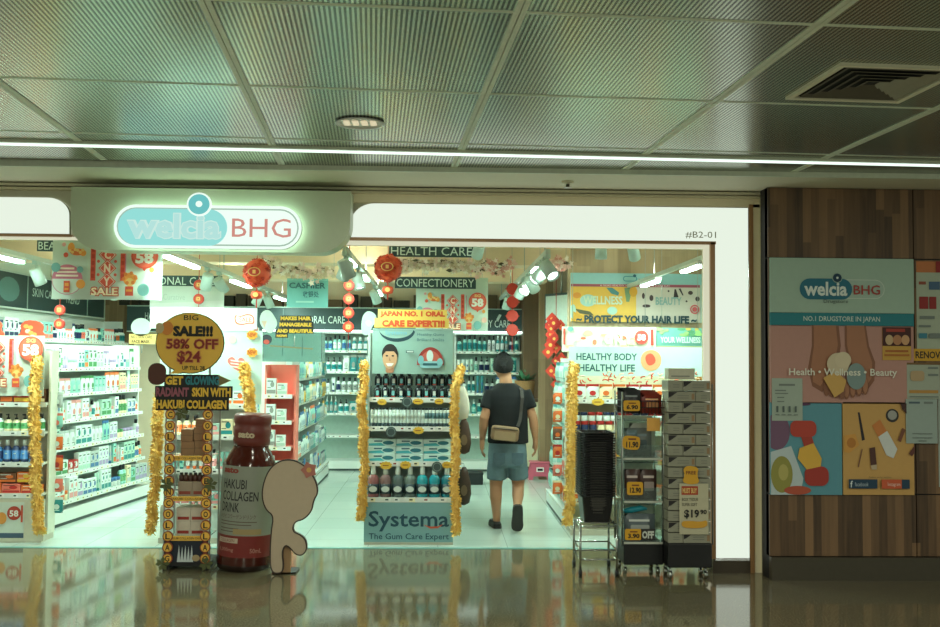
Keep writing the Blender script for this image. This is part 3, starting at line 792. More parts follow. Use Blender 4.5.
ar = lambda p: abs(sum(p[i][0]*p[(i+1) % len(p)][1]-p[(i+1) % len(p)][0]*p[i][1] for i in range(len(p))))
if ar(ins) > ar(sm): ins = inset(sm, -1.3)
q = MB(); y_ = -.0015; n_ = len(sm)
q.add([(B.L(*p)[0], y_, B.L(*p)[1]) for p in sm+ins], [(k, n_+k, n_+(k+1) % n_, (k+1) % n_) for k in range(n_)], fl((58, 44, 36)))
put('dark_outline', q, st, local=True)
q = Board(300, 460, 318, 480, YD-.008, .006, fl((176, 110, 96)), [(309+(8.6 if k % 2 else 6)*math.cos(k*PI/5), 470+(8.6 if k % 2 else 6)*math.sin(k*PI/5)) for k in range(10)]); q.el(309, 470, 2.5, 2.5, fl((206, 160, 90)))
q.out('paper_flower', parent=st)
q = MB(); q.box(-.09, .09, .03, .22, -.435, -.425, M_BLACK); q.prism([(-.05,-.435), (.05,-.435), (.05,-.1), (-.05,-.1)], .03, .036, M_CARD); 
o = put('stand', q, st, local=True)
o.matrix_basis = Matrix.Translation((pd.x-B.c.x-.02, 0, -(B.c.z-.437)))

# ---- end-of-aisle display units (shared builder)
def end_unit(px0, px1, pyb, Y, label, name='endcap_display', D=.45, top=372, shelf=(), rail=(), body=None, panel_py=None, panel=None, sd=None, depths=None):
    a, c = at(px0, pyb, Y), at(px1, pyb, Y)
    root = thing(name, label, 'display unit', (a.x, Y, 0)); L = c.x-a.x; bd = body or M_WHITE
    H = at((px0+px1)/2, top, Y).z
    put('back_panel', MB().box(0, L, D-.02, D, .05, H, bd), root, local=True)
    for x in (0, L-.02): put('side_panel', MB().box(x, x+.02, D*.45, D-.021, .05, H, bd), root, local=True)
    put('base', MB().box(0, L, 0, D-.021, 0, .05, mat((196,190,170), .5)), root, local=True)
    zs = []
    for i, py in enumerate(shelf):
        z = at((px0+px1)/2, py, Y).z; zs.append(z); y0 = (depths[i] if depths else 0)
        s = put('shelf', MB().box(.021, L-.021, y0, D-.021, z-.018, z, bd), root, local=True)
        r = price_rail(L-.044, .004, int(px0)+i*13, .042); o = put('price_rail', r, s, local=True); o.matrix_basis = Matrix.Translation((.022, y0, z))
    return root, L, zs, a.x

# Systema-type oral care unit
YS = 8.77
root, L, zs, X0 = end_unit(364, 453, 545, YS, 'toothpaste and mouthwash display unit with grey front board and yellow tinsel sides', D=.42, top=332,
                           shelf=(398.5, 427.5, 462.5, 498), body=mat((176, 190, 182), .4, var=.03), depths=(.12, .09, .06, .01))
ks = .00877
B = Board(364, 503, 453, 542, YS-.005, .02, mat((126, 168, 170), .5, var=.04)); TI = fl((28, 72, 88))
B.tx('Systema', 368.5, 511, 449, 531.5, TI, .015); B.tx('The Gum Care Expert', 369, 533.2, 449, 541, TI, .008)
B.pl([(423,524.4),(430,526.4),(438,526.2),(444,523.5),(438,528),(430,528.4)], fl((206, 90, 60))); B.out('front_board', parent=root)
B = Board(372.5, 328.5, 453, 374, YS+.14, .012, mat((146, 178, 168), .5, var=.03))
B.pl(ell(397, 330, 18, 12, 20, .15, PI-.15)+ell(396, 328.5, 17.5, 10, 20, PI-.15, .15), fl((26, 60, 70)))
B.rc(372.5, 328.5, 453, 330, fl((160, 190, 180))); B.tx('Systema', 385, 330.6, 407, 336, fl((120, 176, 196)), .01)
B.tx('Healthy Gums', 417, 333, 444, 336.4, fl((84, 124, 132))); B.tx('Brilliant Smiles', 417, 338, 444, 341, fl((84, 124, 132)))
fs, fs2 = fl((214, 164, 126)), fl((186, 130, 98))
B.pl(rrect(386, 364, 394, 373, 2), fs2); B.el(390, 354, 8, 10, fl((34, 26, 24))); B.el(390, 358.5, 7.2, 10.5, fs); B.pl([(382.5,356),(383.5,349),(390,346.6),(397,349),(397.6,356),(394,351.5),(386,351.5)], fl((34,26,24)))
B.el(387, 356, 1.3, .8, INK); B.el(393, 356, 1.3, .8, INK); B.pl([(389.5,357),(391,361),(389,361)], fs2); B.pl([(386,363.4),(394,363.4),(392,366.4),(388,366.4)], fl((240, 236, 226)))
B.pl(ell(430.5, 365, 13.5, 18, 20, PI, 2*PI), fl((168, 52, 44))); B.pl(ell(430.5, 365, 11, 14.5, 20, PI, 2*PI), fl((206, 100, 84))); B.el(430, 356, 3.4, 6, fl((214, 228, 226))); B.pl(rrect(420, 361, 441, 368, 3), fl((150, 200, 206))); B.pl(rrect(423, 363, 438, 365.4, 1), fl((40, 96, 106)))
B.el(421, 360, 3, 4.5, fl((130, 190, 196))); B.el(440, 362, 3, 4, fl((130, 190, 196))); B.rc(406, 350.5, 414, 353, fl((84,110,110))); B.rc(407, 351, 413.4, 352.4, fl((206,216,210)))
hb = B.out('header_board', parent=root)
B = Board(374, 309, 449, 328.5, YS+.13, .01, fl((236, 196, 92)), [(378,309.5),(447,309.5),(447,318.4),(449,318.4),(449,327.8),(374.5,327.8),(374.5,318.4),(378,318.4)])
B.tx('JAPAN NO. 1 ORAL', 380, 311, 445, 318, fl((222, 84, 40)), .06); B.tx('CARE EXPERT!!!', 382, 320, 445, 327, fl((222, 84, 40)), .06); B.out('slogan_sign', parent=root)
def splash(px, py, rx, ry, Y, m, parent, name='price_splash'):
    B = Board(px-rx, py-ry, px+rx, py+ry, Y, .004, m, [(px+rx*(1 if k % 2 else .82)*math.cos(k*PI/10), py+ry*(1 if k % 2 else .82)*math.sin(k*PI/10)) for k in range(20)])
    B.rc(px-rx*.5, py-ry*.1, px+rx*.4, py+ry*.1, fl((150, 80, 40))); B.out(name, parent=parent)
for px, py, rx, ry in ((382,402,5,3.4),(418,401.5,6,3.2),(439,401.5,5,3.2),(418.5,430.5,6,4),(386,465.5,6.5,4.3),(405.5,465,6,4.3),(447,465,5.6,3.8)): splash(px, py, rx, ry, YS-.035+(.12 if py < 410 else .09 if py < 440 else .06), YEL, root)
for px, py, dy in ((407, 402, .12), (391, 432, .09), (437, 467, .06)):
    B = Board(px-5.5, py-5.5, px+5.5, py+5.5, YS-.045+dy, .006, fl((60, 76, 76)), ell(px, py, 5.3, 5.3)); B.ring(px, py, 4.4, 3.6, fl((120,140,136))); B.out('round_tag', parent=root)
# goods of that unit
GO = 'goods on the toothpaste and mouthwash display'
b2 = MB()
def tb(c):      # dark blister bottle
    q = MB(); q.lathe([(.030,0),(.033,.006),(.033,.07),(.026,.085),(.014,.092)], mat((30,36,40),.25), 12, (0,.033,0)); q.lathe([(.016,.092),(.016,.112)], M_BLACK, 10, (0,.033,0))
    wl = mat(c, .4); q.flat(rrect(-.012,.02,.012,.062,.006), -.001, wl); q.flat([(-.016,.008),(.016,.008),(.016,.016),(-.016,.016)], -.0012, fl((196, 70, 48)) if c[0] < 200 else fl((84,150,160))); return q.mesh('mouthwash_bottle')
dk = [tb((120, 190, 194)), tb((206, 214, 208))]
for r_, (y, z, nm) in enumerate(((.13, zs[0], 'front'), (.215, zs[0]+.105, 'raised back'))):
    if r_: b2 = put('riser', MB().box(.03, L-.03, .205, .31, zs[0]+.0005, zs[0]+.104, M_ACRYL), root, local=True)
    for k in range(10):
        px = 375+7.9*k+(2 if k > 4 else 0)
        goods('mouthwash_bottle', dk[(k+r_) % 2], (X0+(px-364.5)*ks, YS+y, z+.001), f'small black bottle, {ordn(k+1)} from left, {nm} row, top shelf of toothpaste display', 'bottle', GO)
pe = {}
for k in range(22):
    c = (206, 220, 212) if k < 15 else (84, 120, 126)
    if c not in pe:
        q = MB(); q.lathe([(.014,.0),(.015,.004),(.015,.03)], mat((36,56,62),.4), 10, (0,.015,0)); q.lathe([(.0145,.03),(.016,.035),(.016,.14),(.01,.15)], mat((214,226,220),.35), 10, (0,.015,0))
        q.lathe([(.0165,.07),(.0165,.12)], mat(c,.4), 10, (0,.015,0)); q.lathe([(.013,.148),(.013,.162)], mat((30,46,52),.4), 10, (0,.015,0)); pe[c] = q.mesh('toothpaste_tube')
    goods('toothpaste_tube', pe[c], (X0+.05+k*(L-.1)/21, YS+.11, zs[1]+.001), f"slim {'white' if k < 15 else 'grey-banded'} toothpaste tube, {ordn(k+1)} from left on the second shelf of the toothpaste display", 'tube', GO)
tp = MB(); w_ = .24; tp.box(-w_/2, w_/2, 0, .12, 0, .062, mat((196, 220, 214), .35), bev=.003); tp.flat([(-w_*.5,.004),(w_*.1,.004),(-w_*.05,.03),(-w_*.5,.022)], -.001, fl((70,170,180))); tp.flat(ell(w_*.22,.03,.05,.018,14), -.001, fl((40,110,124))); tp.flat([(-w_*.3,.038),(w_*.0,.038),(w_*.0,.05),(-w_*.3,.05)], -.0012, fl((50,90,110))); tp = tp.mesh('toothpaste_box')
for j in range(3):
    for i in range(3):
        goods('toothpaste_box', tp, (X0+.155+i*.238+i*.005-.015, YS+.09+.03*j, zs[2]+.001+.0635*j), f"pale blue toothpaste carton, {ordn(i+1)} from left in the {('bottom','middle','top')[j]} layer on the third shelf", 'box', GO)
pumps = []
for body_c, lq in (((150, 96, 96), 0), ((128, 100, 98), 0), ((84, 98, 96), 0), ((104, 118, 112), 0), ((42, 150, 160), 0), ((36, 140, 152), 0), ((30, 118, 130), 0)):
    pumps.append(body_c)
for k, bc in enumerate(pumps):
    px = 371.5+k*12.2
    r = thing('mouthwash_bottle', f"large {('pink','pink','grey','clear','teal','teal','dark teal')[k]} mouthwash bottle, {ordn(k+1)} from left on the bottom shelf of the toothpaste display", 'bottle', (X0+(px-363.5)*ks, YS+.07, zs[3]+.001), 0, GO)
    rB = .05
    put('body', MB().lathe([(rB*.94,0),(rB,.01),(rB,.15),(rB*.85,.175),(rB*.42,.195)], mat(bc, .12, var=.05), 16), r, local=True)
    put('cap', MB().lathe([(rB*.44,.193),(rB*.46,.20),(rB*.40,.268),(rB*.3,.282),(.001,.286)], mat((206, 218, 210), .3), 14), r, local=True)
    q = MB(); q.lathe([(rB*1.02,.03),(rB*1.02,.115)], mat((34, 52, 60), .4), 16); q.flat(ell(0, .072, .036, .026, 16), -rB*1.05, fl((206, 216, 210))); put('label', q, r, local=True)
# bags hanging at its right side on the aisle shelving
for k, (px, py, c, nm, hh) in enumerate(((462.5, 403, (206, 196, 178), 'cream', 34), (464, 436, (72, 48, 32), 'dark brown', 36), (464, 486, (66, 46, 34), 'brown', 38))):
    p = at(px, py, 9.15); q = MB(); h = hh*.0091
    r = thing('hanging_pouch', f"{nm} pouch hanging at the right of the toothpaste display, {('topmost','middle','lowest')[k]} of three", 'pouch', (p.x, 9.15, p.z-h/2))
    q.lathe([(.012,.0),(.05,.02),(.066,h*.3),(.062,h*.55),(.04,h*.85),(.016,h)], mat(c, .55, var=.25, scale=12), 14, sx=1.0, sy=.6); put('body', q, r, local=True)
    q = MB(); q.tube([(0,0,h-.005),(0,.0,h+.03),(-.04,.02,h+.034)], .004, M_METAL, 6); put('hook', q, r, local=True)
    if k: put('label', MB().flat(ell(.0, h*.4, .03, .05, 12), -.042, fl((120, 96, 70))), r, local=True)

# ---- white endcap behind the column display
YE = 8.8
root, L2, zs2, X2 = end_unit(158, 246, 541, YE, 'white display unit behind the letter disc rack with yellow tinsel sides', D=.45, top=326, shelf=(405, 436, 470, 505), depths=(.1, .06, .03, 0))
B = Board(150, 307.5, 257, 329, YE+.12, .012, mat((200, 214, 206), .5, var=.02))
B.pl(smooth([(234,314),(240,316),(247,313),(254,315),(255,324),(249,323),(243,325),(235,324)]), fl((226, 112, 84))); B.pl(smooth([(235.5,315.4),(241,317),(247,314.6),(253,316),(253.6,322.6),(249,322),(243,323.6),(236.5,322.6)]), fl((232, 236, 228))); B.tx('SALE', 239, 316.8, 252, 321.6, fl((226, 132, 110)), .02)
B.out('header_board', parent=root)
B = Board(160, 330, 262, 404, YE+.14, .01, mat((196, 222, 210), .5, var=.03)); B.pl(smooth([(237,362),(233,356),(228,358),(227,362),(233,368),(240,372),(246,365),(244,358),(239,357)]), fl((220,120,112)))
for k in range(3): B.pl([(230,359.4+3*k),(244,361+3*k),(243,362.4+3*k),(231,360.8+3*k)], fl((232, 226, 216)))
B.el(232, 339, 4, 4, fl((206, 210, 170))); B.el(236, 385, 8, 6, fl((180, 214, 206)))
B.out('picture_board', parent=root)
for py in (335, 352.5):
    q = Board(246, py-5, 258, py+5, YE+.11, .008, fl((232, 160, 56)), [(252+(6 if k % 2 else 5)*math.cos(k*PI/8), py+(5 if k % 2 else 4.2)*math.sin(k*PI/8)) for k in range(16)]); q.tx('NEW', 248, py-2.4, 256, py+2.2, fl((190, 80, 30)), .03); q.out('burst_tag', parent=root)
B = Board(160, 507, 244, 538, YE-.002, .012, mat((206, 220, 210), .5)); B.out('front_board', parent=root)
for i in range(4):
    place_row(rnd_specs(['box','bottle','jar','tube'], ['white','sage','cream','mint','white'], ['orange','teal','pink','green'], 14, (.10,.17), seed=300+i), f"{ordn(i+1)} shelf behind the disc rack", (X2+.03, YE+[.13,.09,.06,.03][i], zs2[i]+.001), 0, L2-.06, 'goods behind the letter disc rack')

# ---- left display, cut by the picture's left edge
YL = 8.82
root, L3, zs3, X3 = end_unit(-60, 41, 543, YL, 'cream display unit at the left edge with lotions and orange packs', D=.3, top=350, shelf=(403, 432, 463, 494), body=mat((214, 212, 192), .5), depths=(.1, .08, .05, .02))
B = Board(-60, 499, 44, 541, YL-.004, .02, mat((206, 200, 178), .5)); B.rc(-60, 502, 24, 538, fl((206, 214, 202))); B.rc(-60, 533, 24, 538, fl((70, 90, 110)))
B.el(14, 513, 7, 7, fl((176, 56, 40))); B.el(14, 513, 6, 6, fl((190, 70, 50))); B.tx('58', 9.5, 510, 18.5, 516.5, fl((236, 236, 226)), .03); B.rc(21, 505, 23, 522, fl((206, 84, 60))); B.el(2, 518, 5, 6, fl((226, 150, 70))); B.out('front_board', parent=root)
def cny(B, x0, y0, x1, y1):
    """New-year sale print: C N Y in red diamonds, banners, badge and lamp shape."""
    sx, sy = (x1-x0)/109, (y1-y0)/75
    U = lambda u, v: (x0+u*sx, y0+v*sy)
    red, org, tea, whi = fl((224, 88, 62)), fl((240, 160, 70)), fl((120, 176, 170)), fl((236, 230, 214))
    def P(pts, m): B.pl([U(*p) for p in pts], m)
    def E(u, v, r, m, rv=None): B.pl([U(*p) for p in ell(u, v, r, rv or r, 22)], m)
    def T(s, u0, v0, u1, v1, m, bo=0.):
        a = U(u0, v0); c = U(u1, v1)
        if a[1] >= B.clip[1] and c[1] <= B.clip[3] and a[0] >= B.clip[0]: B.tx(s, a[0], a[1], c[0], c[1], m, bo)
    for u in (38, 68):
        P([(u,24),(u+5,24),(u+5,58),(u,58)], red)
        for k in range(5): P([(u+1,26+6.4*k),(u+4,26+6.4*k),(u+4,30+6.4*k),(u+1,30+6.4*k)], fl((200,64,44)))
    for ch, v in (('C', 33), ('N', 46), ('Y', 59)):
        P([(55.5,v-8.6),(64.5,v),(55.5,v+8.6),(46.5,v)], red); P([(55.5,v-7.5),(63.3,v),(55.5,v+7.5),(47.7,v)], whi); P([(55.5,v-6.8),(62.5,v),(55.5,v+6.8),(48.5,v)], red); T(ch, 52.3, v-4.2, 58.7, v+4.2, fl((252,226,200)), .05)
    for u in (47, 64):
        for v in (39.5, 52.5): E(u, v, 1.5, red)
    T('SALE', 39.5, 64, 68, 73.5, fl((206, 84, 50)), .10); T('SALE', 40.5, 65, 67, 72.5, fl((248, 226, 190)), .03)
    E(93, 34, 13.5, red, 12.5); E(93, 34, 11.8, fl((232, 104, 78)), 11); P([(90,45),(96,45),(93,49)], red); T('SG', 88, 24, 98, 28, fl((246, 206, 130)), .04); T('58', 84, 29.5, 102, 41.5, fl((246, 240, 226)), .05)
    E(17, 58, 15.4, fl((200,140,150)), 14.4); E(17, 58, 14.6, fl((212,222,206)), 13.6); P(ell(17, 57, 15, 14, 20, PI, 2*PI), fl((208, 120, 140)))
    for v, w in ((46, 14), (49.5, 20), (53, 22)): P([(17-w/2,v),(17+w/2,v),(17+w/2,v+1.8),(17-w/2,v+1.8)], fl((248, 226, 206)))
    P([(14,59),(20,59),(20,70),(14,70)], red); P([(15,61),(19,61),(19,64),(15,64)], org); P([(15,66),(19,66),(19,68),(15,68)], org)
    E(6, 46, 4.6, tea); E(30, 48, 3.2, tea); E(93, 67, 6, tea); E(31, 62, 4.5, org); E(21, 27, 3.5, org, 5); E(27, 31, 7, fl((232,120,60)), 3.4); E(33, 32, 3, org); E(16, 34, 2.4, red); E(14, 24, 2, fl((236,170,160)))
    for k in range(6): E(20+2.6*k, 30+1.5*math.sin(k*2), 1.5, fl((244,200,120)))
    E(80, 57, 6.4, org); E(80, 60, 4.2, fl((236, 190, 110)))
    for k in range(7): E(80+6*math.cos(k), 56+5*math.sin(k), 1.8, fl((226,130,60)))
    P([(76,64),(84,64),(84,73),(76,73)], red); P([(77,67),(83,67),(83,69),(77,69)], org); P([(75.5,26),(76.6,26),(76.6,50),(75.5,50)], fl((196, 130, 150)))
    E(102, 48, 2.5, org); E(103, 60, 4, fl((238, 190, 170)))
B = Board(-60, 335, 44, 396, YL+.11, .012, mat((206, 220, 206), .5, var=.02)); cny(B, -54, 314, 47, 389); B.out('new_year_board', parent=root)
place_row([('box',.13,.08,.13,'brown','red',2),('box',.11,.08,.16,'brown','orange',2),('box',.15,.1,.14,'red','yellow',1),('box',.12,.08,.12,'brown','cream',2)], 'top shelf of the left edge display', (X3+.03, YL+.13, zs3[0]+.001), 0, L3-.06, 'goods on the left edge display')
place_row([('pump',.066,.06,.15,'cream','green',3),('bottle',.066,.06,.15,'white','green',3)], 'second shelf of the left edge display', (X3+.03, YL+.1, zs3[1]+.001), 0, L3-.06, 'goods on the left edge display')
place_row([('bottle',.068,.068,.19,'navy','blue',3),('bottle',.068,.068,.18,'blue','navy',3)], 'third shelf of the left edge display', (X3+.03, YL+.07, zs3[2]+.001), 0, L3-.06, 'goods on the left edge display')
place_row([('box',.16,.1,.07,'orange','red',1),('box',.14,.1,.09,'orange','cream',2),('box',.16,.1,.08,'coral','red',1)], 'lowest shelf of the left edge display', (X3+.03, YL+.05, zs3[3]+.001), 0, L3-.06, 'goods on the left edge display')
place_row([('box',.13,.1,.09,'orange','yellow',2),('box',.15,.1,.08,'brown','orange',2)], 'upper layer, lowest shelf, left edge display', (X3+.03, YL+.055, zs3[3]+.093), 0, L3-.06, 'goods on the left edge display')

# ---- right endcap
YR = 9.25
root, L4, zs4, X4 = end_unit(571, 703, 536, YR, 'yellow and red health supplement display unit behind the shopping baskets', D=.5, top=372, shelf=(400, 432, 466, 500), body=mat((226, 222, 196), .5), depths=(.08, .06, .04, 0))
B = Board(569, 347, 703, 376, YR+.1, .012, mat((186, 216, 202), .5, var=.03)); TG = fl((44, 88, 92))
B.tx('HEALTHY BODY', 576.5, 353.5, 637, 360.5, TG, .02); B.tx('HEALTHY LIFE', 579, 364.5, 635, 371.5, TG, .02); B.pl(smooth([(642,352),(654,349),(662,356),(660,368),(648,372),(640,364)]), fl((226,160,110))); B.pl(smooth([(644,356),(652,352),(657,362),(648,367)]), fl((214,84,60)))
B.out('header_board', parent=root)
q = MB(); r_ = random.Random(3)
for k in range(46):
    px, py = r_.uniform(578, 700), r_.uniform(372, 384); p = at(px, py, YR+.06); a = r_.uniform(0, PI)
    q.tube([(p.x+.03*math.cos(a+t)-X4, p.y-YR-.01*math.sin(3*t), p.z+.02*math.sin(a+t)) for t in (0, .6, 1.2, 1.8)], .006, fl(r_.choice([(214,70,48),(226,96,60),(236,206,170)])), 5)
put('paper_trim', q, root, local=True)
for i, (sp, wh) in enumerate((([('pouch',.12,.03,.14,'white','red',2),('pouch',.12,.03,.14,'cream','orange',2)], 'top shelf'), ([('jar',.07,.07,.09,'navy','red',3),('jar',.07,.07,.09,'cream','red',3)], 'second shelf'),
                    ([('box',.09,.06,.14,'blue','white',2),('box',.1,.06,.13,'orange','yellow',2),('box',.09,.06,.14,'yellow','red',2)], 'third shelf'), ([('box',.12,.07,.15,'cream','orange',2),('box',.1,.07,.13,'orange','white',2)], 'lowest shelf'))):
    place_row(sp, wh+' of the supplement display', (X4+.03, YR+[.12,.09,.06,.04][i], zs4[i]+.001), 0, L4-.06, 'goods on the supplement display')
place_row([('jar',.065,.065,.08,'white','navy',2),('jar',.065,.065,.08,'white','red',2)], 'upper layer, second shelf, supplement display', (X4+.03, YR+.09, zs4[1]+.094), 0, L4-.06, 'goods on the supplement display')
for px, py in ((598,402),(586,435),(620,435),(598,469)): splash(px, py, 7, 4, YR+.02, YEL, root)

# ---- tinsel garlands
def gar(label, pts, seed, r=.054):
    rn = random.Random(seed); out = []
    for i in range(len(pts)-1):
        for k in range(6):
            t = k/6; (x, y, Y), (x2, y2, Y2) = pts[i], pts[i+1]
            p = at(x+(x2-x)*t, y+(y2-y)*t, Y+(Y2-Y)*t); out.append(p+Vector((rn.uniform(-.012,.012), rn.uniform(-.01,.01), 0)))
    out.append(at(*pts[-1])); return tinsel(label, out, r, 2200, seed=seed)
gar('yellow tinsel garland down the right edge of the left edge display', [(37,357,8.85),(34,400,8.78),(36,470,8.72),(40,533,8.72)], 1)
gar('yellow tinsel garland hanging left of the letter disc rack', [(160,392,8.82),(157,420,8.74),(156,480,8.74),(150,533,8.74)], 2)
gar('yellow tinsel garland hanging above the giant bottle cap', [(244,364,8.86),(248,390,8.76),(251,420,8.74),(252,470,8.74)], 3)
gar('yellow tinsel garland down the left side of the toothpaste display', [(365,361,8.84),(362,400,8.72),(364,470,8.72),(360,520,8.72)], 4, .046)
gar('yellow tinsel garland down the right side of the toothpaste display', [(461,366,8.86),(455,385,8.74),(455,470,8.72),(456,534,8.72)], 5, .046)
gar('yellow tinsel garland down the left edge of the supplement display', [(574,364,9.22),(572,400,9.17),(571,470,9.17),(568,524,9.17)], 6, .056)

# ---- stack of black shopping baskets on a wheeled rack
YT = 7.5; pt = at(598.5, 577, YT); kt = .0075
bask = thing('basket_rack', 'chrome wheeled rack holding the tall stack of black baskets', 'basket rack', (pt.x, YT, 0))
w2 = .136; dp = .36; zr = CAMZ-(527-361)*kt
for x in (-w2, w2):
    for y in (.0, dp): put('leg', MB().tube([(x,y,.05),(x,y,zr)], .009, M_CHROME, 8), bask, local=True)
q = MB()
for z in (zr, .20, .13):
    for y in (0, dp): q.tube([(-w2,y,z),(w2,y,z)], .007, M_CHROME, 8)
    for x in (-w2, w2): q.tube([(x,0,z),(x,dp,z)], .007, M_CHROME, 8)
for y in (.1, .2, .28): q.tube([(-w2,y,.40-.012),(w2,y,.40-.012)], .006, M_CHROME, 6)
for x in (-w2, w2): q.tube([(x,.1,.388),(x,.28,.388)], .006, M_CHROME, 6)
for x in (-w2, w2): q.tube([(x,.0,.388),(x,.1,.388)], .006, M_CHROME, 6)
put('frame', q, bask, local=True)
for x in (-w2, w2):
    for y in (0, dp):
        X = Matrix.Translation((x, y, .028)) @ Matrix.Rotation(PI/2, 4, 'Y'); put('castor', MB().lathe([(.012,-.011),(.028,-.011),(.028,.011),(.012,.011)], M_BLACK, 14, X=X).tube([(x,y,.03),(x,y,.06)], .007, M_METAL, 6), bask, local=True)
mb_ = mat((24, 24, 26), .28)
def basket():
    q = MB()
    def loop(z, w, d, r): return [(p[0], p[1], z) for p in rrect(-w, -d, w, d, r, 4)]
    wi, di, wo, do_ = .098, .135, .118, .155
    rings = [loop(.0, wi, di, .03), loop(.19, wo, do_, .03), loop(.194, wo+.016, do_+.016, .035), loop(.202, wo+.016, do_+.016, .035), loop(.202, wo-.003, do_-.003, .03), loop(.01, wi-.004, di-.004, .028)]
    n = len(rings[0])
    vs = [v for r in rings for v in r]
    q.add(vs, [(i*n+k, i*n+(k+1) % n, (i+1)*n+(k+1) % n, (i+1)*n+k) for i in range(5) for k in range(n)]+[tuple(reversed(range(n))), tuple(range(5*n, 6*n))], mb_)
    for k in range(3): q.box(-.06+.012*k, .06-.012*k, -do_-.012+.006*k, -do_+.02, .125-.028*k, .133-.028*k, mat((60,58,52),.3))
    return q
bme = basket().mesh('shopping_basket')
hme = MB().tube([(-.11,-.168,.199),(-.09,-.177,.199),(.09,-.177,.199),(.11,-.168,.199)], .005, M_BLACK, 6).mesh('handle')
NB = 26
for k in range(NB):
    nm = 'topmost' if k == NB-1 else 'lowest' if k == 0 else ordn(NB-k)+' from the top'
    o = goods('shopping_basket', bme, (pt.x, YT+.18, .398+k*.0188), f'black plastic shopping basket, {nm} in the tall stack', 'basket', 'black shopping baskets')
    put('handle', hme, o, local=True)

# ---- wheeled acrylic rack with packs
YW = 7.56; kw = .00757
pw = at(642.5, 575, YW)
wr = thing('acrylic_rack', 'clear acrylic tiered rack on a black wheeled base beside the basket stack', 'display rack', (pw.x, YW, 0))
def Xw(px): return at(px, 480, YW).x-pw.x
def Zw(py): return at(642, py, YW).z
dw = .34
put('base', MB().box(Xw(624), Xw(663.5), 0, dw, Zw(565), Zw(543.5), M_BLACK, bev=.008), wr, local=True)
for x in (Xw(626), Xw(659)):
    for y in (.05, dw-.05):
        X = Matrix.Translation((x, y, .03)) @ Matrix.Rotation(PI/2, 4, 'Y'); put('castor', MB().lathe([(.01,-.012),(.03,-.012),(.03,.012),(.01,.012)], M_CHROME, 14, X=X).tube([(x,y,.03),(x,y,Zw(565)+.002)], .009, M_METAL, 6), wr, local=True)
q = MB()
for px in (622.5, 664):
    for y in (.012, dw-.012): q.tube([(Xw(px),y,Zw(546)),(Xw(px),y,Zw(392))], .007, M_METAL, 8)
put('frame', q, wr, local=True)
for py0, py1 in ((418, 457), (461, 500), (504, 541)):
    q = MB(); x0, x1, z0, z1 = Xw(624), Xw(662.5), Zw(py1), Zw(py0)
    q.box(x0, x1, 0, dw, z0-.012, z0-.006, M_ACRYL); q.box(x0, x1, 0, .005, z0-.006, z0+.09, M_ACRYL); q.box(x0, x0+.004, .006, dw, z0-.006, z1, M_ACRYL); q.box(x1-.004, x1, .006, dw, z0-.006, z1, M_ACRYL)
    q.box(x0, x1, -.006, 0, z0-.022, z0-.006, mat((196, 200, 186), .4)); q.box(x0, x1, dw-.006, dw, z0-.006, z1, mat((222, 226, 208), .5)); q.box(x0+.004, x1-.004, dw*.45, dw-.007, z1-.03, z1-.026, M_ACRYL)
    put('bin', q, wr, local=True)
q = MB(); z0, z1 = Zw(414), Zw(401)
for z in (z0, (z0+z1)/2, z1):
    q.tube([(Xw(623),-.02,z),(Xw(664),-.02,z),(Xw(664),dw,z),(Xw(623),dw,z),(Xw(623),-.02,z)], .0035, M_BLACK, 6)
for k in range(12): x = Xw(624+3.4*k); q.tube([(x,-.02,z0),(x,-.02,z1)], .0025, M_BLACK, 5); q.tube([(x,-.02,z0),(x,dw,z0)], .0025, M_BLACK, 5)
put('wire_basket', q, wr, local=True)
def price(x0, y0, x1, y1, Y, txt, parent, m=None, burst=False):
    p = smooth([(x0,y0+2),(x0+3,y0),(x1-2,y0+1),(x1,y0+4),(x1-1,y1-2),(x1-4,y1),(x0+2,y1-1),(x0-1,y1-4)], 1) if burst else rrect(x0, y0, x1, y1, 2)
    B = Board(x0, y0, x1, y1, Y, .003, m or fl((226, 168, 40)), p); h = y1-y0
    B.tx(txt, x0+(x1-x0)*.18, y0+h*.42, x1-(x1-x0)*.12, y1-h*.16, INK, .04); B.rc(x0+(x1-x0)*.3, y0+h*.2, x1-(x1-x0)*.25, y0+h*.3, fl((120, 60, 30))); return B.out('price_tag', parent=parent)
price(623.5, 400.5, 640, 411, YW-.035, '6.90', wr); price(623, 435.5, 640.5, 450, YW-.012, '11.90', wr, burst=True); price(627, 482, 643, 495, YW-.012, '12.90', wr); price(625, 529, 641.5, 540, YW-.012, '3.90', wr)
B = Board(647, 418, 660, 431, YW-.012, .003, fl((236, 176, 84))); B.out('card', parent=wr)
B = Board(641, 529, 655, 540, YW-.012, .003, fl((46, 44, 42))); B.tx('OFF', 642, 531, 654, 538.6, fl((206, 210, 200)), .05); B.out('card', parent=wr)
# contents
def pack(w, h, d, c, c2, puff=True):
    q = MB(); n = 6; vs = []
    for i in range(n+1):
        for j in range(n+1):
            u, v = i/n, j/n; e = math.sqrt(max(0, math.sin(PI*u)*math.sin(PI*v))); vs.append(((u-.5)*w, -d*.5*e, v*h))
    q.add(vs, [(i*(n+1)+j, (i+1)*(n+1)+j, (i+1)*(n+1)+j+1, i*(n+1)+j+1) for i in range(n) for j in range(n)], mat(c, .35, var=.12), True)
    q.add([(v[0], -v[1], v[2]) for v in vs], [(i*(n+1)+j, i*(n+1)+j+1, (i+1)*(n+1)+j+1, (i+1)*(n+1)+j) for i in range(n) for j in range(n)], mat(c, .35, var=.12), True)
    q.flat(rrect(-w*.3, h*.3, w*.3, h*.6, min(w,h)*.06), -d*.52, fl(c2)); q.flat([(-w*.35, h*.72), (w*.3, h*.72), (w*.3, h*.8), (-w*.35, h*.8)], -d*.45, fl(tuple(min(255, v+50) for v in c2)))
    return q
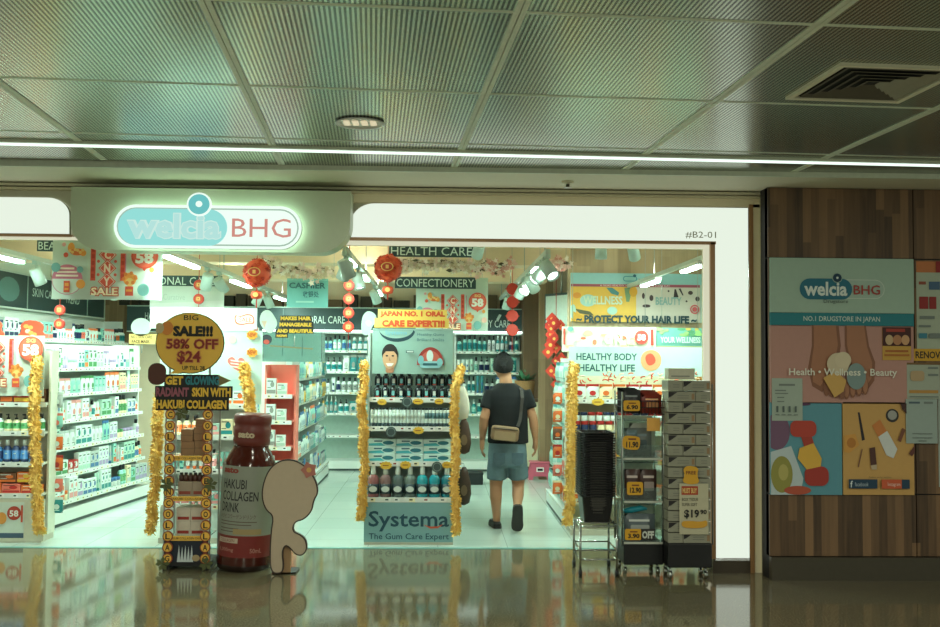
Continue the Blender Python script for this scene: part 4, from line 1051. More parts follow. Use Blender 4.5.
zb_ = Zw(414)+.005
for k in range(4): goods('snack_pack', pack(.14, .17+.006*k, .05, (38, 40, 42), (90, 98, 98)), (pw.x+Xw(632), YW+.03+.07*k, zb_), f"black puffed pack in the wire basket, {('frontmost','second from front','third from front','rearmost')[k]}", 'pack', 'black packs in the wire basket')
for k in range(4): goods('snack_pack', pack(.15, .14+.01*k, .05, (132, 40, 26), (206, 140, 90)), (pw.x+Xw(652.5), YW+.03+.07*k, zb_), f"red puffed pack in the wire basket, {('frontmost','second from front','third from front','rearmost')[k]}", 'pack', 'red packs in the wire basket')
z_ = Zw(457)-.005
goods('pack', pack(.22, .22, .06, (108, 116, 112), (70, 88, 92)), (pw.x+Xw(639), YW+.07, z_), 'grey flat pack behind the yellow price tag in the top acrylic bin', 'pack')
goods('pack', pack(.20, .25, .05, (186, 190, 176), (150, 160, 120)), (pw.x+Xw(646), YW+.15, z_), 'pale pack standing behind the grey pack in the top acrylic bin', 'pack')
goods('pack', pack(.09, .1, .03, (100, 124, 128), (70, 96, 104)), (pw.x+Xw(632), YW+.06-.029, z_+.105), 'small blue-grey sachet on the grey pack in the top acrylic bin', 'pack')
z_ = Zw(500)-.005
for k, px in enumerate((633.5, 650)): goods('pack', pack(.125, .23, .05, (74, 50, 44), (166, 150, 142)), (pw.x+Xw(px), YW+.06, z_), f"dark brown pack with pale print, {'right' if k else 'left'} of two in the middle acrylic bin", 'pack', 'brown packs in the acrylic bin')
z_ = Zw(541)-.005
goods('pack', pack(.24, .20, .07, (96, 108, 112), (170, 176, 170)), (pw.x+Xw(641), YW+.07, z_), 'grey and white pack in the lowest acrylic bin', 'pack')
goods('pack', pack(.20, .16, .05, (84, 96, 108), (190, 130, 110)), (pw.x+Xw(646), YW+.17, z_), 'slate pack standing at the back of the lowest acrylic bin', 'pack')
q = MB(); q.tube([(-.1,0,-.012),(-.03,-.01,.0),(.04,-.005,.012),(.09,0,.008)], [.014,.024,.022,.010], mat((22,140,158), .4), 10); goods('pouch', q, (pw.x+Xw(637), YW+.075, z_+.228), 'teal pouch lying on the pack in the lowest acrylic bin', 'pouch')

# ---- stacked tissue boxes on a wheeled base
YX = 7.41; kx = .00743; px_ = at(689, 574, YX)
bx = thing('wheeled_base', 'black wheeled plinth under the stack of grey boxes by the glowing jamb', 'plinth', (px_.x, YX, 0))
def Xx(px): return at(px, 480, YX).x-px_.x
def Zx(py): return at(689, py, YX).z
put('plinth', MB().box(Xx(668), Xx(712), 0, .235, Zx(568), Zx(543.5), M_BLACK, bev=.008), bx, local=True)
for x in (Xx(671), Xx(707)):
    for y in (.045, .19):
        X = Matrix.Translation((x, y, .03)) @ Matrix.Rotation(PI/2, 4, 'Y'); put('castor', MB().lathe([(.01,-.012),(.03,-.012),(.03,.012),(.01,.012)], M_CHROME, 14, X=X).tube([(x,y,.03),(x,y,Zx(568)+.002)], .009, M_METAL, 6), bx, local=True)
put('edge_post', MB().tube([(Xx(713.2),.02,Zx(545)),(Xx(713.2),.02,Zx(384))], .006, M_METAL, 8), bx, local=True)
def tissue(w, h, tri, d=.215):
    q = MB(); q.box(-w/2, w/2, 0, d, 0, h, mat((150, 149, 130), .6, var=.06), bev=.003); r = random.Random(int(w*999)+tri)
    e = -.0008
    if tri:
        q.flat([(-w/2+.003, h-.003), (-w/2+h*.95, h-.003), (-w/2+.003, h*.3)], e, fl((34,30,30))); q.flat([(-w/2+.003, h*.3), (-w/2+h*.2, h*.5), (-w/2+.003,h*.1)], e*1.5, fl((190,186,170)))
        q.flat([(w*.36, h*.2), (w*.46, h*.2), (w*.46, h*.8), (w*.36, h*.8)], e, fl((150,120,86)))
    for v in (.55, .32): q.flat([(-w*.16, h*v), (w*.26, h*v), (w*.26, h*(v+.08)), (-w*.16, h*(v+.08))], e, fl((124,124,112)))
    return q.mesh('tissue_box')
hB = 10.82*kx; wS, wL = 14.8*kx, 27.6*kx
ms_, ml = tissue(wS, hB-.007, 0), tissue(wL, hB-.007, 1)
zB = Zx(543.5)+.001
for j in range(15):
    short_left = j % 2 == 0
    for i in range(2):
        small = (i == 0) == short_left
        x = Xx(668.5) + ((wS/2 if short_left else wL/2) if i == 0 else ((wS+wL/2+.003) if short_left else (wL+wS/2+.003)))
        goods('tissue_box', ms_ if small else ml, (px_.x+x, YX+.01, zB+j*hB), f"grey {'end-on' if small else 'side-on'} box at {'left' if i == 0 else 'right'}, {ordn(15-j)} course from the top of the box stack", 'box', 'grey boxes stacked on the wheeled plinth')
q = MB(); w = 27*kx; q.box(-w/2, w/2, 0, .13, 0, 11.4*kx, mat((206, 202, 180), .6), bev=.004); q.flat([(-w*.4,.02),(w*.3,.02),(w*.3,.03),(-w*.4,.03)], -.001, fl((150,150,136))); goods('open_box', q, (px_.x+Xx(684.5), YX+.08, zB+15*hB+.001), 'single pale white box lying on top of the grey box stack', 'box')
q = Board(679.5, 484, 708.5, 534, YX-.006, .004, fl((196, 190, 160)))
q.rc(681.5, 486.5, 698, 495, fl((176, 60, 34))); q.tx('MUST BUY', 682.5, 488.2, 697, 493.6, fl((232, 196, 120)), .04); q.tx('BOX TISSUE', 682, 498, 698, 501, fl((60,56,50))); q.tx('SUPER SOFT', 682, 503, 697, 506, fl((60,56,50)))
q.tx('$19', 684, 509.5, 699, 518.5, INK, .03); q.tx('90', 700, 509.5, 706.5, 514, INK, .03); q.pl(smooth([(681,521),(690,520.4),(700,521.4),(707,519.6),(707,526.6),(694,528),(682,527)],1), fl((222, 164, 52)))
ps = q.out('price_sign', 'cream price sign reading 19.90 on the front of the grey box stack', 'price sign')
q = Board(682, 465, 700, 485, YX-.012, .004, fl((222, 166, 44)), smooth([(683,469),(688,465.5),(699,467.5),(697,475),(700,483),(690,484.6),(682,482),(685,475)],1)); q.tx('FREE', 686, 471, 696, 474.4, fl((120,60,30)), .02); q.out('burst_tag', parent=ps)
# ================================================================== SHOP INTERIOR
SZ = 2.92
m_ceil = mat((234, 214, 186), .75, var=.04); m_wall = mat((206, 214, 198), .6, var=.03)
struct('ceiling', MB().box(-5, 4.2, 7.95, 15.1, SZ, SZ+.1, m_ceil))
struct('wall_back', MB().box(-5, 4.2, 14.9, 15.05, 0, 3.3, m_ceil))
struct('wall_left', MB().box(-5.1, -4.9, 7.6, 15, 0, 3.3, m_wall))
struct('wall_right', MB().box(4.1, 4.25, 7.6, 15, 0, 3.3, m_wall))
b = MB(); m_beam = mat((226, 200, 164), .7, var=.04)
for y in (10.4, 12.7): b.box(-5, 1.36, y, y+.35, 2.60, SZ, m_beam)
struct('trim_8', b)
struct('wall_side', MB().box(-9, -5, 7.55, 7.7, 0, 3, m_fascia))

# back wall: timber strips, dark header, shelving
mwi = m_planks('wall_timber', (104, 78, 54), (176, 146, 110), .11)
b = MB()
a0, a1 = at(97, 300, 14.8), at(133, 300, 14.8); b.box(a0.x, a1.x, 14.78, 14.9, 0, 2.5, mwi)
a0, a1 = at(523, 300, 14.3), at(541, 300, 14.3); b.box(a0.x, a1.x, 14.2, 14.9, 0, 2.62, m_planks('wall_timber_dark', (62, 44, 30), (128, 98, 68), .11))
struct('trim_9', b)
b = MB(); m_slat = mat((70, 58, 46), .7); a0 = at(120, 304, 14.78); a1 = at(523, 304, 14.78)
x = a0.x
while x < a1.x: w_ = random.uniform(.12, .3); b.box(x, x+w_*.8, 14.74, 14.9, 2.36, 2.36+random.uniform(.1, .2), random.choice([m_slat, mat((112, 90, 66), .7), mat((58,52,44), .7)])); x += w_
struct('trim_10', b)
M_HEAD = mat((44, 66, 66), .5, var=.05); SG = fl((206, 222, 214))
B = Board(128, 307, 524, 333.5, 14.5, .06, M_HEAD)
B.rc(128, 306.5, 524, 308, fl((176, 196, 186))); B.rc(128, 332.5, 524, 334.5, fl((206, 220, 210)))
B.tx('HAIR CARE', 146, 314, 172, 321, SG, .0); B.tx('ORAL CARE', 308, 316, 345, 323.5, SG, .0); B.tx('BODY CARE', 476, 318.5, 511, 326, SG, .0); B.pl([(497,318),(500,312.5),(502.5,313.4),(499.5,319)], SG)
for x in (198, 283, 392, 470): B.rc(x, 309, x+.7, 332, fl((96, 116, 112)))
B.out('header_sign', 'long dark header board lettered HAIR CARE and ORAL CARE on the back wall', 'sign')
BZ = [.5, .82, 1.12, 1.42, 1.72]
for nm, p0, p1, sd in (('left', 250, 372, 1), ('right', 454, 524, 2), ('middle', 374, 452, 3)):
    xa, xb = at(p0, 400, 14.45).x, at(p1, 400, 14.45).x
    gondola('wall_shelving', f"{dict(left='white back wall shelving under the ORAL CARE lettering', middle='white back wall shelving mostly hidden behind the toothpaste display', right='white back wall shelving just beyond the man, left of the dark timber')[nm]}", 'shelving', (xa, 14.45, 0), 0, xb-xa, .44, 1.97, BZ, back=mat((190, 214, 204), .5), shelf_d=[.4]*5)
    if nm == 'middle': continue
    for i, z in enumerate(BZ):
        if i == 0: continue
        sp = rnd_specs(['bottle','pump','tube','pouch'] if i != 4 else ['bottle'], ['white','mint','teal','sage','silver','white','white','sage'], ['teal','silver','mint','blue','white','navy','teal','grey'], 30, (.17,.25), (.07,.11), seed=sd*10+i)
        place_row(sp, f"{low(i)} of the {nm} back shelves", (xa+.04, 14.45+.06, z+.001), 0, xb-xa-.08, f'goods on the {nm} back wall shelving', gap=.012)
t = put('header_light', MB().box(0, at(524,340,14.4).x-at(262,340,14.4).x, 0, .05, 0, .03, mat((230,255,244), emit=3.)), None, (at(262,340,14.4).x, 14.42, 1.985))
tag(t, 'thin white light bar under the dark header board at the back', 'light')

# left wall header boards (run away from the doorway)
zt0, zb0 = 2.56, 2.16; xw = -4.86
b = MB(); b.box(xw-.04, xw, 10.0, 14.6, zb0, zt0, M_HEAD)
for y in (10.9, 11.9, 12.9, 13.9): b.box(xw, xw+.006, y, y+.02, zb0, zt0, fl((150,170,162)))
b.box(xw, xw+.02, 10., 14.6, zt0-.01, zt0+.01, fl((196, 206, 194))); b.box(xw, xw+.02, 10., 14.6, zb0-.02, zb0, fl((206, 216, 206)))
X = Matrix.Rotation(PI/2, 4, 'Z')
def side_text(mb, s, y0, y1, z0, z1, x, m):
    v, f = text_geo(s, 0); mb.add([(x, y0+p[0]*(y1-y0), z0+p[1]*(z1-z0)) for p in v], f, m)
side_text(b, 'SKIN CARE', 12.05, 12.8, 2.32, 2.42, xw+.004, SG); side_text(b, 'TREND', 13.1, 13.6, 2.3, 2.4, xw+.004, SG)
b.add([(xw+.004, 11.4+.28*math.cos(a*PI/8), 2.36+.14*math.sin(a*PI/8)) for a in range(16)], [tuple(range(16))], fl((96, 134, 130)))
goods('wall_header', b, (0,0,0), 'dark header boards high along the left wall behind the sale poster', 'sign')
# left wall shelving (tops seen over the gondola)
gondola('wall_shelving', 'white wall shelving along the left wall under the dark header boards', 'shelving', (xw+.42, 10.0, 0), PI/2, 4.6, .42, 2.1, [.5,.85,1.2,1.5,1.8], shelf_d=[.36]*5)
place_row(rnd_specs(['box','bottle','pouch'], ['white','mint','sage','white'], ['navy','coral','teal','orange'], 30, (.14,.22), (.08,.13), seed=77), 'top shelf of the left wall shelving', (xw+.36, 10.05, 1.801), PI/2, 4.5, 'goods on the left wall shelving')

# G1: long left shelving, front faces the aisle
p0, p1 = Vector((-3.634, 9.152)), Vector((-3.324, 11.766)); L1 = (p1-p0).length; rz1 = math.atan2(p1.y-p0.y, p1.x-p0.x)
lv = [.22, .46, .72, .98, 1.24, 1.49]
gondola('shelving_unit', 'long white skincare shelving unit running back along the left aisle', 'shelving', (p0.x, p0.y, 0), rz1, L1, .5, 1.73, lv, shelf_d=[.48,.42,.40,.38,.36,.34], back=mat((214, 226, 218), .5))
nrm = Vector((-math.sin(rz1), math.cos(rz1)))
for i, z in enumerate(lv):
    yin = .5-[.48,.42,.40,.38,.36,.34][i]+.015
    o = p0+nrm*yin
    sp = rnd_specs(['box','box','pouch','bottle','jar','box','tube'], ['white','sage','mint','white','white','silver','cream','white'], ['teal','orange','green','pink','blue','silver','lilac','sage'] , 40, (.15,.215), (.06,.11), seed=20+i)
    if i == 0: sp = [('box',.1,.08,.2,'green','white',2),('box',.1,.08,.2,'lilac','green',2)]+sp
    if i == 1: sp = [('box',.13,.08,.13,'white','teal',3),('box',.12,.08,.14,'white','green',3),('box',.1,.08,.12,'red','white',2)]+sp
    if i == 2: sp = [('pouch',.1,.03,.17,'orange','white',2),('pouch',.1,.03,.18,'mint','white',2)]+sp
    place_row(sp, f"{low(i)} of the long left shelving", (o.x, o.y, z+.001), rz1, L1-.05, 'skincare goods on the long left shelving', start=.04)
# small clip-strip packs on its near end
for k in range(6):
    p = at(57.5, 400+21*k, 9.12); goods('clip_pack', product('pouch', .10, .03, .14, ['silver','mint','orange','orange','coral','teal'][k], ['white','coral','white','red','white','white'][k]), (p.x, 9.10, p.z-.07), f"small {['silver','mint','orange','orange','coral','teal'][k]} pack clipped on the end of the long left shelving, {ordn(k+1)} from top", 'pack', 'packs on the end of the long left shelving')
pw_ = at(133, 338, 11.6)
B = Board(129, 334, 158, 344, 11.5, .008, fl((238, 206, 130))); B.tx('NO.1 SKIN CARE', 131, 335.4, 152, 338.4, fl((110,80,40)), .01); B.tx('FACE MASK', 132, 340, 150, 343, fl((110,80,40)), .02); 
rt = B.out('topper_sign', 'small yellow sign with white round topper above the far end of the long left shelving', 'sign')
B = Board(130, 318, 152, 335, 11.5, .008, fl((206, 226, 216)), ell(141, 327, 10, 9)); B.out('round_topper', parent=rt)
q = MB(); q.tube([(-.02,.012,-.06),(-.02,.012,-.16)], .006, M_METAL); put('stem', q, rt, local=True)
for k, (px, c) in enumerate(((5, 'red'), (32, 'orange'))):
    p = at(px, 331, 9.4); q = MB(); r_ = random.Random(k)
    q.prism(smooth([(-.10,0),(.10,0),(.13,.06),(.09,.10),(.11,.15),(.06,.19),(-.05,.2),(-.11,.15),(-.09,.10),(-.13,.05)],1), -.01, .01, fl((222, 92, 62)))
    for j in range(7): q.flat(ell(r_.uniform(-.07,.07), r_.uniform(.03,.16), .025, .02, 10), -.011-.001*j, fl(r_.choice([(240,170,90),(244,220,190),(196,56,40)])))
    goods('paper_ornament', q, (p.x, 9.4 if k else 9.1, 1.745), f"red and orange paper ornament on the shelving, {'right, near the 58 badge' if k else 'left, at the picture edge'}", 'ornament')

# G2: middle shelving with coral bay
xg = -1.62; lvm = [.25, .55, .86, 1.15, 1.40]
gondola('shelving_unit', 'white shelving bay behind the white display and the giant bottle', 'shelving', (-1.92, 9.3, 0), PI/2, 1.0, .4, 1.56, lvm, shelf_d=[.36,.26,.26,.24,.22])
for i, z in enumerate(lvm):
    place_row(rnd_specs(['box','pouch','jar'], ['white','white','sage','silver'], ['coral','teal','grey','mint'], 20, (.09,.16), (.08,.12), seed=50+i), f"{low(i)} of the bay behind giant bottle", (-1.92-.4+[.36,.26,.26,.24,.22][i]-.012, 9.33, z+.001), PI/2, .95, 'goods on the bay behind the giant bottle')
gondola('shelving_unit', 'white middle shelving full of small hanging packs, running toward the back wall', 'shelving', (-1.52, 10.95, 0), PI/2, 3.0, .42, 1.6, [.2,.5,.8,1.1,1.38], shelf_d=[.42,.34,.34,.34,.34], back=mat((190, 212, 202), .5))
for i, z in enumerate([.2,.5,.8,1.1,1.38]):
    place_row(rnd_specs(['pouch','card','pouch','box','tube'], ['sage','mint','white','cream','yellow','silver','teal'] if i > 2 else ['sage','mint','white','silver','blue'], ['teal','navy','white','orange','yellow','blue'], 30, (.16,.24), (.08,.13), seed=60+i), f"{low(i)} of the middle shelving", (-1.52-.02, 11.0, z+.001), PI/2, 2.9, 'packs on the middle shelving', gap=.012)
# coral display facing the doorway
root, Lc, zc, Xc = end_unit(260, 292, 492, 10.5, 'slim display unit with coral back panel between the giant bottle and the hanging packs', D=.4, top=365, shelf=(395, 421, 447, 473), body=mat((236, 130, 112), .5, var=.03), depths=(.06,.04,.02,0))
for i in range(4):
    place_row([('box',.1,.06,.17,'white','grey',1),('box',.1,.06,.12,'white','sage',1),('box',.09,.06,.07,'silver','white',1)], f"{ordn(i+1)} shelf of the coral display", (Xc+.03, 10.5+[.1,.08,.06,.04][i], zc[i]+.001), 0, Lc-.05, 'white packs on the coral display', gap=.012)
# pieces standing above it
ax, bx_ = at(258, 366, 10.4), at(322, 337, 10.4)
q = MB(); w_ = bx_.x-ax.x; h_ = bx_.z-ax.z
t = thing('display_case', 'clear pale display case on top of the shelving left of the toothpaste unit', 'display case', (ax.x, 10.4, 1.571))
h_ = .30
put('case', MB().box(0,w_,0,.006,0,h_,M_ACRYL).box(0,.006,.006,.3,0,h_,M_ACRYL).box(w_-.006,w_,.006,.3,0,h_,M_ACRYL).box(0,w_,.0,.3,h_,h_+.006,M_ACRYL), t, local=True)
put('back_card', MB().box(0,w_,.3,.306,0,h_,fl((150,196,190))).flat([(w_*.3,.06),(w_*.32,.06),(w_*.32,.26),(w_*.3,.26)],.299,fl((100,150,150))).flat([(w_*.1,.16),(w_*.8,.13),(w_*.8,.145),(w_*.1,.175)],.2985,fl((216,170,120))).flat([(w_*.62,.06),(w_*.64,.06),(w_*.64,.26),(w_*.62,.26)],.298,fl((100,150,150))), t, local=True)
B = Board(274, 314, 315, 337, 9.9, .01, fl((30, 32, 28)), [(280,315.5),(311.5,315.5),(312,321.5),(313.5,322),(313.5,333.5),(288,333.5),(288,338),(275.5,338),(275.5,330),(279,328)])
B.tx('MAKES HAIR', 280.5, 316.3, 311, 320.3, YEL, .06); B.tx('MANAGEABLE', 279.5, 322.6, 311.5, 326.6, YEL, .06); B.tx('AND BEAUTIFUL', 277, 329, 313, 333, YEL, .06); B.tx('NOW!', 277, 334.6, 287, 337.4, YEL, .06)
r1 = B.out('slogan_sign', 'black and yellow hair slogan sign above the shelving left of the ORAL CARE header', 'sign')
B = Board(258, 309, 278, 336, 9.93, .008, mat((196, 214, 204), .5), smooth([(261,312),(268,309),(273,314),(278,323),(274,331),(270,334),(264,330),(259,322)])); B.pl([(261.5,321),(267,321),(264.4,328)], fl((206,176,156))); B.out('cutout', parent=r1)
B = Board(261, 335, 272, 345, 9.92, .008, fl((40, 48, 60)), ell(266.5, 339.5, 5.4, 5)); B.el(266.5, 342, 3, 2.4, fl((196,80,66))); B.out('sticker', parent=r1)
q = MB(); q.tube([(0,.012,-.1),(0,.012,-(B.c.z-1.58))], .005, M_METAL); put('stem', q, r1, local=True)
B = Board(358, 309, 378, 336, 9.2, .008, mat((176, 206, 196), .5), smooth([(362,316),(368,310),(376,314),(377,322),(372,326),(370,334),(364,336),(361,330)])); B.pl(smooth([(364,322),(369,319),(373,323),(369,328)]), fl((196,222,212)))
tag(B.out('cutout_sign', parent=None, label='', cat='sign'), 'pale green plain card cut-out left of the oral care slogan sign', 'sign')
q = MB(); 
o = bpy.data.objects['cutout_sign']; put('stem', MB().tube([(0,.012,-.08),(0,.012,-(B.c.z-1.66))], .005, M_METAL), o, local=True)

# G3: the row behind the toothpaste display
gondola('shelving_unit', 'white shelving running back behind the toothpaste display, its bags facing the man', 'shelving', (.06, 9.25, 0), PI/2, 2.6, .6, 1.55, [.25,.6,.95,1.25], shelf_d=[.5,.42,.42,.42], body=mat((206,214,206),.5))
for i, z in enumerate([.25,.6,.95,1.25]):
    place_row(rnd_specs(['bottle','box','pouch'], ['white','teal','silver','brown'], ['navy','coral','black'], 20, (.14,.22), (.08,.12), seed=90+i), f"{low(i)} behind the toothpaste display", (.06-.6+[.5,.42,.42,.42][i]-.015, 9.3, z+.001), PI/2, 2.5, 'goods behind the toothpaste display')

# G4: right shelving whose hanging packs face the aisle
Lr = 1.6
gondola('shelving_unit', 'right aisle shelving hung with pale and orange packs, right of the man', 'shelving', (1.22, 9.75+Lr, 0), -PI/2, Lr, .45, 1.62, [.16], shelf_d=[.45], back=mat((196, 216, 204), .5))
for i, z in enumerate([.20, .44, .68, .92, 1.16, 1.38]):
    place_row([('card',.11,.03,.2,'sage','teal',3),('card',.10,.03,.2,'white','mint',3),('card',.12,.03,.19,'mint','white',3),('card',.11,.03,.19,['orange','coral','brown','orange','cream','mint'][i],'white',3)]+rnd_specs(['card'], ['sage','white','silver','orange','brown'], ['orange','teal','red'], 10, (.17,.21), (.09,.12), seed=110+i), f"{low(i).replace('shelf','row')} of the right shelving", (1.22+.01+.015*i, 9.75+Lr-.05, z+.001), -PI/2, Lr-.08, 'packs on the right aisle shelving', gap=.01)
    rod = MB()
    for k in range(6): rod.tube([(.1+.26*k, .03+.015*i, z+.205), (.1+.26*k, .43, z+.205)], .004, M_METAL, 5)
    put('hook_rail', rod.box(.03, Lr-.03, .42, .43, z+.196, z+.214, M_METAL), bpy.data.objects[[o.name for o in bpy.data.objects if o.name.startswith('shelving_unit')][-1]], local=True)
for k in range(6):
    p = at(566, 398+18*k, 9.7); goods('clip_pack', product('pouch', .09, .03, .13, ['orange','orange','brown','orange','coral','orange'][k], ['white','cream','orange','red','white','cream'][k]), (1.15, 9.70, p.z-.06), f"small {['orange','orange','brown','orange','coral','orange'][k]} pack beside the right tinsel garland, {ordn(k+1)} from top of its strip", 'pack', 'packs on the end of the right aisle shelving')

# far right of the aisle: timber post, cream counter, stool, plant basket, monitor
struct('trim_11', MB().box(at(539,350,13.6).x, at(552,350,13.6).x, 13.5, 13.7, 0, SZ, mwi))
B0, B1 = at(527, 455, 14.0), at(560, 400, 14.0)
t = thing('counter', 'cream counter cabinet beyond the man by the timber post', 'counter', (B0.x-.1, 14.0, 0))
put('body', MB().box(0, .62, 0, .5, .12, 1.02, M_CREAM), t, local=True); put('top', MB().box(-.02, .64, -.02, .5, 1.02, 1.06, M_BROWN), t, local=True); put('plinth', MB().box(.02, .6, .03, .5, 0, .12, mat((70,44,34),.6)), t, local=True)
ps_ = Vector((1.36, 13.55, 0))
t = thing('stool', 'small pink plastic step stool in front of the cream counter', 'stool', ps_)
mpk = mat((206, 96, 118), .4)
for y in (-.11, .09): put('leg', MB().prism([(-.12,.22),(.12,.22),(.155,0),(.10,0),(.085,.05),(-.085,.05),(-.10,0),(-.155,0)], y, y+.02, mpk), t, local=True)
put('seat', MB().box(-.135,.135,-.12,.12,.22,.245,mpk,bev=.01), t, local=True)
q = MB(); q.prism([(-.05,.11),(.05,.11),(.05,.17),(-.05,.17)], -.115, -.112, fl((240,232,226))).prism([(-.035,.125),(.035,.125),(.035,.155),(-.035,.155)], -.117, -.1155, fl((46,30,36))); put('hand_hole', q, t, local=True)
pb_ = at(527, 392, 13.9)
t = thing('woven_basket', 'tan woven basket on a stand beyond the man, holding green leaves', 'basket', (pb_.x, 14.25, 1.061))
q = MB(); q.lathe([(.12,0),(.15,.25),(.145,.25),(.115,.02)], mat((170,128,84),.8,var=.3,scale=60), 18); put('body', q, t, local=True)
t.location.z = 1.061; WM[t.name] = t.matrix_basis.copy()
q = MB(); rn = random.Random(5)
for k in range(46):
    a = rn.uniform(0, 2*PI); e = rn.uniform(.3, 1.3); L_ = rn.uniform(.12,.24); d_ = Vector((math.cos(a)*math.cos(e), math.sin(a)*math.cos(e), math.sin(e))); s_ = d_.cross(Vector((0,0,1))).normalized()*.035
    c_ = Vector((0,0,0)); q.add([c_, c_+d_*L_*.6+s_, c_+d_*L_, c_+d_*L_*.6-s_], [(0,1,2,3)], mat((88,150,112),.5,var=.2))
tag(put('leafy_plant', q, None, (pb_.x, 14.25, 1.29)), 'green leafy plant standing in the woven basket beyond the man', 'plant')
p = at(558, 312, 12.6)
t = thing('wall_monitor', 'white wall monitor angled high beside the timber post', 'monitor', p)
X = Matrix.Rotation(math.radians(-62), 4, 'Z')
put('casing', MB().box(-.3,.3,0,.05,-.22,.24,mat((54,66,66),.4),X=X), t, local=True); put('screen', MB().box(-.27,.27,-.004,0,-.19,.21,mat((216,232,224),.3),X=X), t, local=True)
put('bracket', MB().tube([(.05,.05,.1),(.05,.05,SZ-p.z-.0)], .012, M_METAL), t, local=True)
rn = random.Random(9)
p = at(556, 345, 12.2)
q = MB()
for k in range(26):
    x, z = rn.uniform(-.1,.1), rn.uniform(-.5,.32); w_ = rn.uniform(.05,.08)
    if abs(x) > .06 and z < -.2: continue
    q.prism([(x-w_,z),(x,z-w_*1.1),(x+w_,z),(x,z+w_*1.1)], -.02+.003*k, -.018+.003*k, fl(rn.choice([(206,58,40),(222,74,50),(190,44,34)])))
    q.flat(ell(x, z, w_*.3, w_*.3, 8), -.0215+.003*k, fl((240,180,90)))
q.tube([(0,.0,-.6),(0,.0,SZ-p.z)], .004, fl((190,44,34)), 5)
goods('paper_hanging', q, p, 'cluster of red paper decorations hanging beside the white monitor', 'decoration')

# right side back wall with the wellness board
YZ = 11.6
a0, a1 = at(560, 300, YZ+.1), at(760, 300, YZ+.1)
struct('wall_rear', MB().box(a0.x+.1, 4.1, YZ+.051, YZ+.2, 0, SZ, m_planks('wall_timber_pale', (140, 118, 90), (196, 172, 136), .16)))
B = Board(571, 273.5, 708, 322, YZ, .05, mat((186, 206, 196), .5, var=.02))
B.rc(571, 273.5, 708, 284.5, fl((150, 198, 200))); B.rc(571, 284.5, 700, 287.2, fl((168, 84, 104))); B.tx('A MORE HEALTHY AND BEAUTIFUL YOU EVERY DAY', 600, 285, 670, 286.6, fl((230,210,210)))
B.rr(623, 276.3, 637, 281.6, 2.6, fl((60,140,160))); B.rr(623.8, 277, 636.2, 280.9, 1.9, fl((150,198,200))); B.el(634.5, 276, 1.6, 1.5, fl((50,100,120))); B.rc(638.5, 279, 646, 280, fl((170,130,140)))
B.rc(571, 287.2, 636, 325, fl((232, 184, 78))); B.rc(636, 287.2, 700, 325, fl((208, 198, 186)))
B.el(577, 296, 4, 3, fl((226,150,60))); B.el(588, 301, 8, 6, fl((170,210,200))); B.pl([(574,309),(590,312),(594,316),(580,314)], fl((90,90,60))); B.pl([(606,288),(612,288),(619,293),(618,296),(611,294)], fl((80,140,140))); B.pl([(624,288),(632,288),(629,302),(626,302)], fl((120,150,110)))
B.el(612, 311, 5, 4, fl((170,206,196))); B.el(573, 312, 3, 7, fl((180,216,206))); B.el(633, 292, 4, 5, fl((220,160,50)))
for x, y, rx, ry in ((643,296,1.4,3),(651,298,2,3),(646,306,4,1.6),(690,292.5,2.4,2),(697,298.5,2.2,2.4),(686,301,1,1),(668,291,1,1)): B.el(x, y, rx, ry, fl((74,56,58)))
B.pl([(674,289),(675.4,289),(678,297),(673,297)], fl((60,50,54))); B.pl([(678,288.6),(680,288.2),(683,295),(682,295.4)], fl((60,50,54)))
B.tx('WELLNESS', 583, 296.5, 622, 305, fl((208, 222, 196)), .03); B.tx('BEAUTY', 655, 297, 681, 305, fl((140, 172, 168)), .03)
B.ring(694, 309, 4.6, 3.4, fl((206,90,96))); B.el(694, 309, 2.4, 2.4, fl((206,90,96)))
B.pl([(573,312),(588,319),(592,325),(573,325)], fl((214,160,52)))
B.tx('~ PROTECT YOUR HAIR LIFE ~', 576, 315.5, 696, 323.5, fl((34, 66, 74)), .05)
B.out('wellness_board', 'wide yellow and pale WELLNESS and BEAUTY board high on the timber wall', 'sign')
B = Board(562, 327, 656, 352, 10.9, .012, mat((214, 216, 196), .5)); 
for k in range(24):
    x, y = rn.uniform(568,640), rn.uniform(331,348); B.el(x, y, rn.uniform(1.5,5), rn.uniform(1.2,3), fl(rn.choice([(236,170,130),(240,196,150),(226,120,90),(196,206,186),(244,224,190)])))
B.tx('C N Y', 604, 334, 632, 344, fl((236, 220, 190)), .06); B.el(641, 337, 7, 7, fl((206,80,66))); B.el(641, 337, 6, 6, fl((190,60,50))); B.tx('58', 637, 334, 645, 340.4, fl((240,232,220)), .04); B.rc(650, 329, 653, 345, fl((196,60,48))); B.rc(563, 329, 565, 345, fl((206,80,66))); B.el(570, 329.6, 3, 2.4, fl((120,176,166)))
o = B.out('new_year_banner', 'pale orange new year banner with red 58 badge below the wellness board', 'banner')
q = MB(); [q.tube([(x, .006, .11), (x, .006, SZ-B.c.z)], .003, M_METAL, 5) for x in (-.4, .4)]; put('hanging_wire', q, o, local=True)
B = Board(656, 328, 704, 352, 10.95, .012, mat((110, 168, 156), .5)); 
for k in range(14): B.el(rn.uniform(658,702), rn.uniform(329,335), rn.uniform(2,5), 1.6, fl(rn.choice([(150,196,120),(90,150,110),(190,170,90)])))
B.rc(656, 346, 704, 352, fl((170,176,120))); B.tx('YOUR WELLNESS', 660, 337, 700, 343, fl((206, 226, 214)), .03)
o = B.out('wellness_banner', 'green YOUR WELLNESS banner beside the new year banner at the right', 'banner')
q = MB(); [q.tube([(x, .006, .11), (x, .006, SZ-B.c.z)], .003, M_METAL, 5) for x in (-.2, .2)]; put('hanging_wire', q, o, local=True)
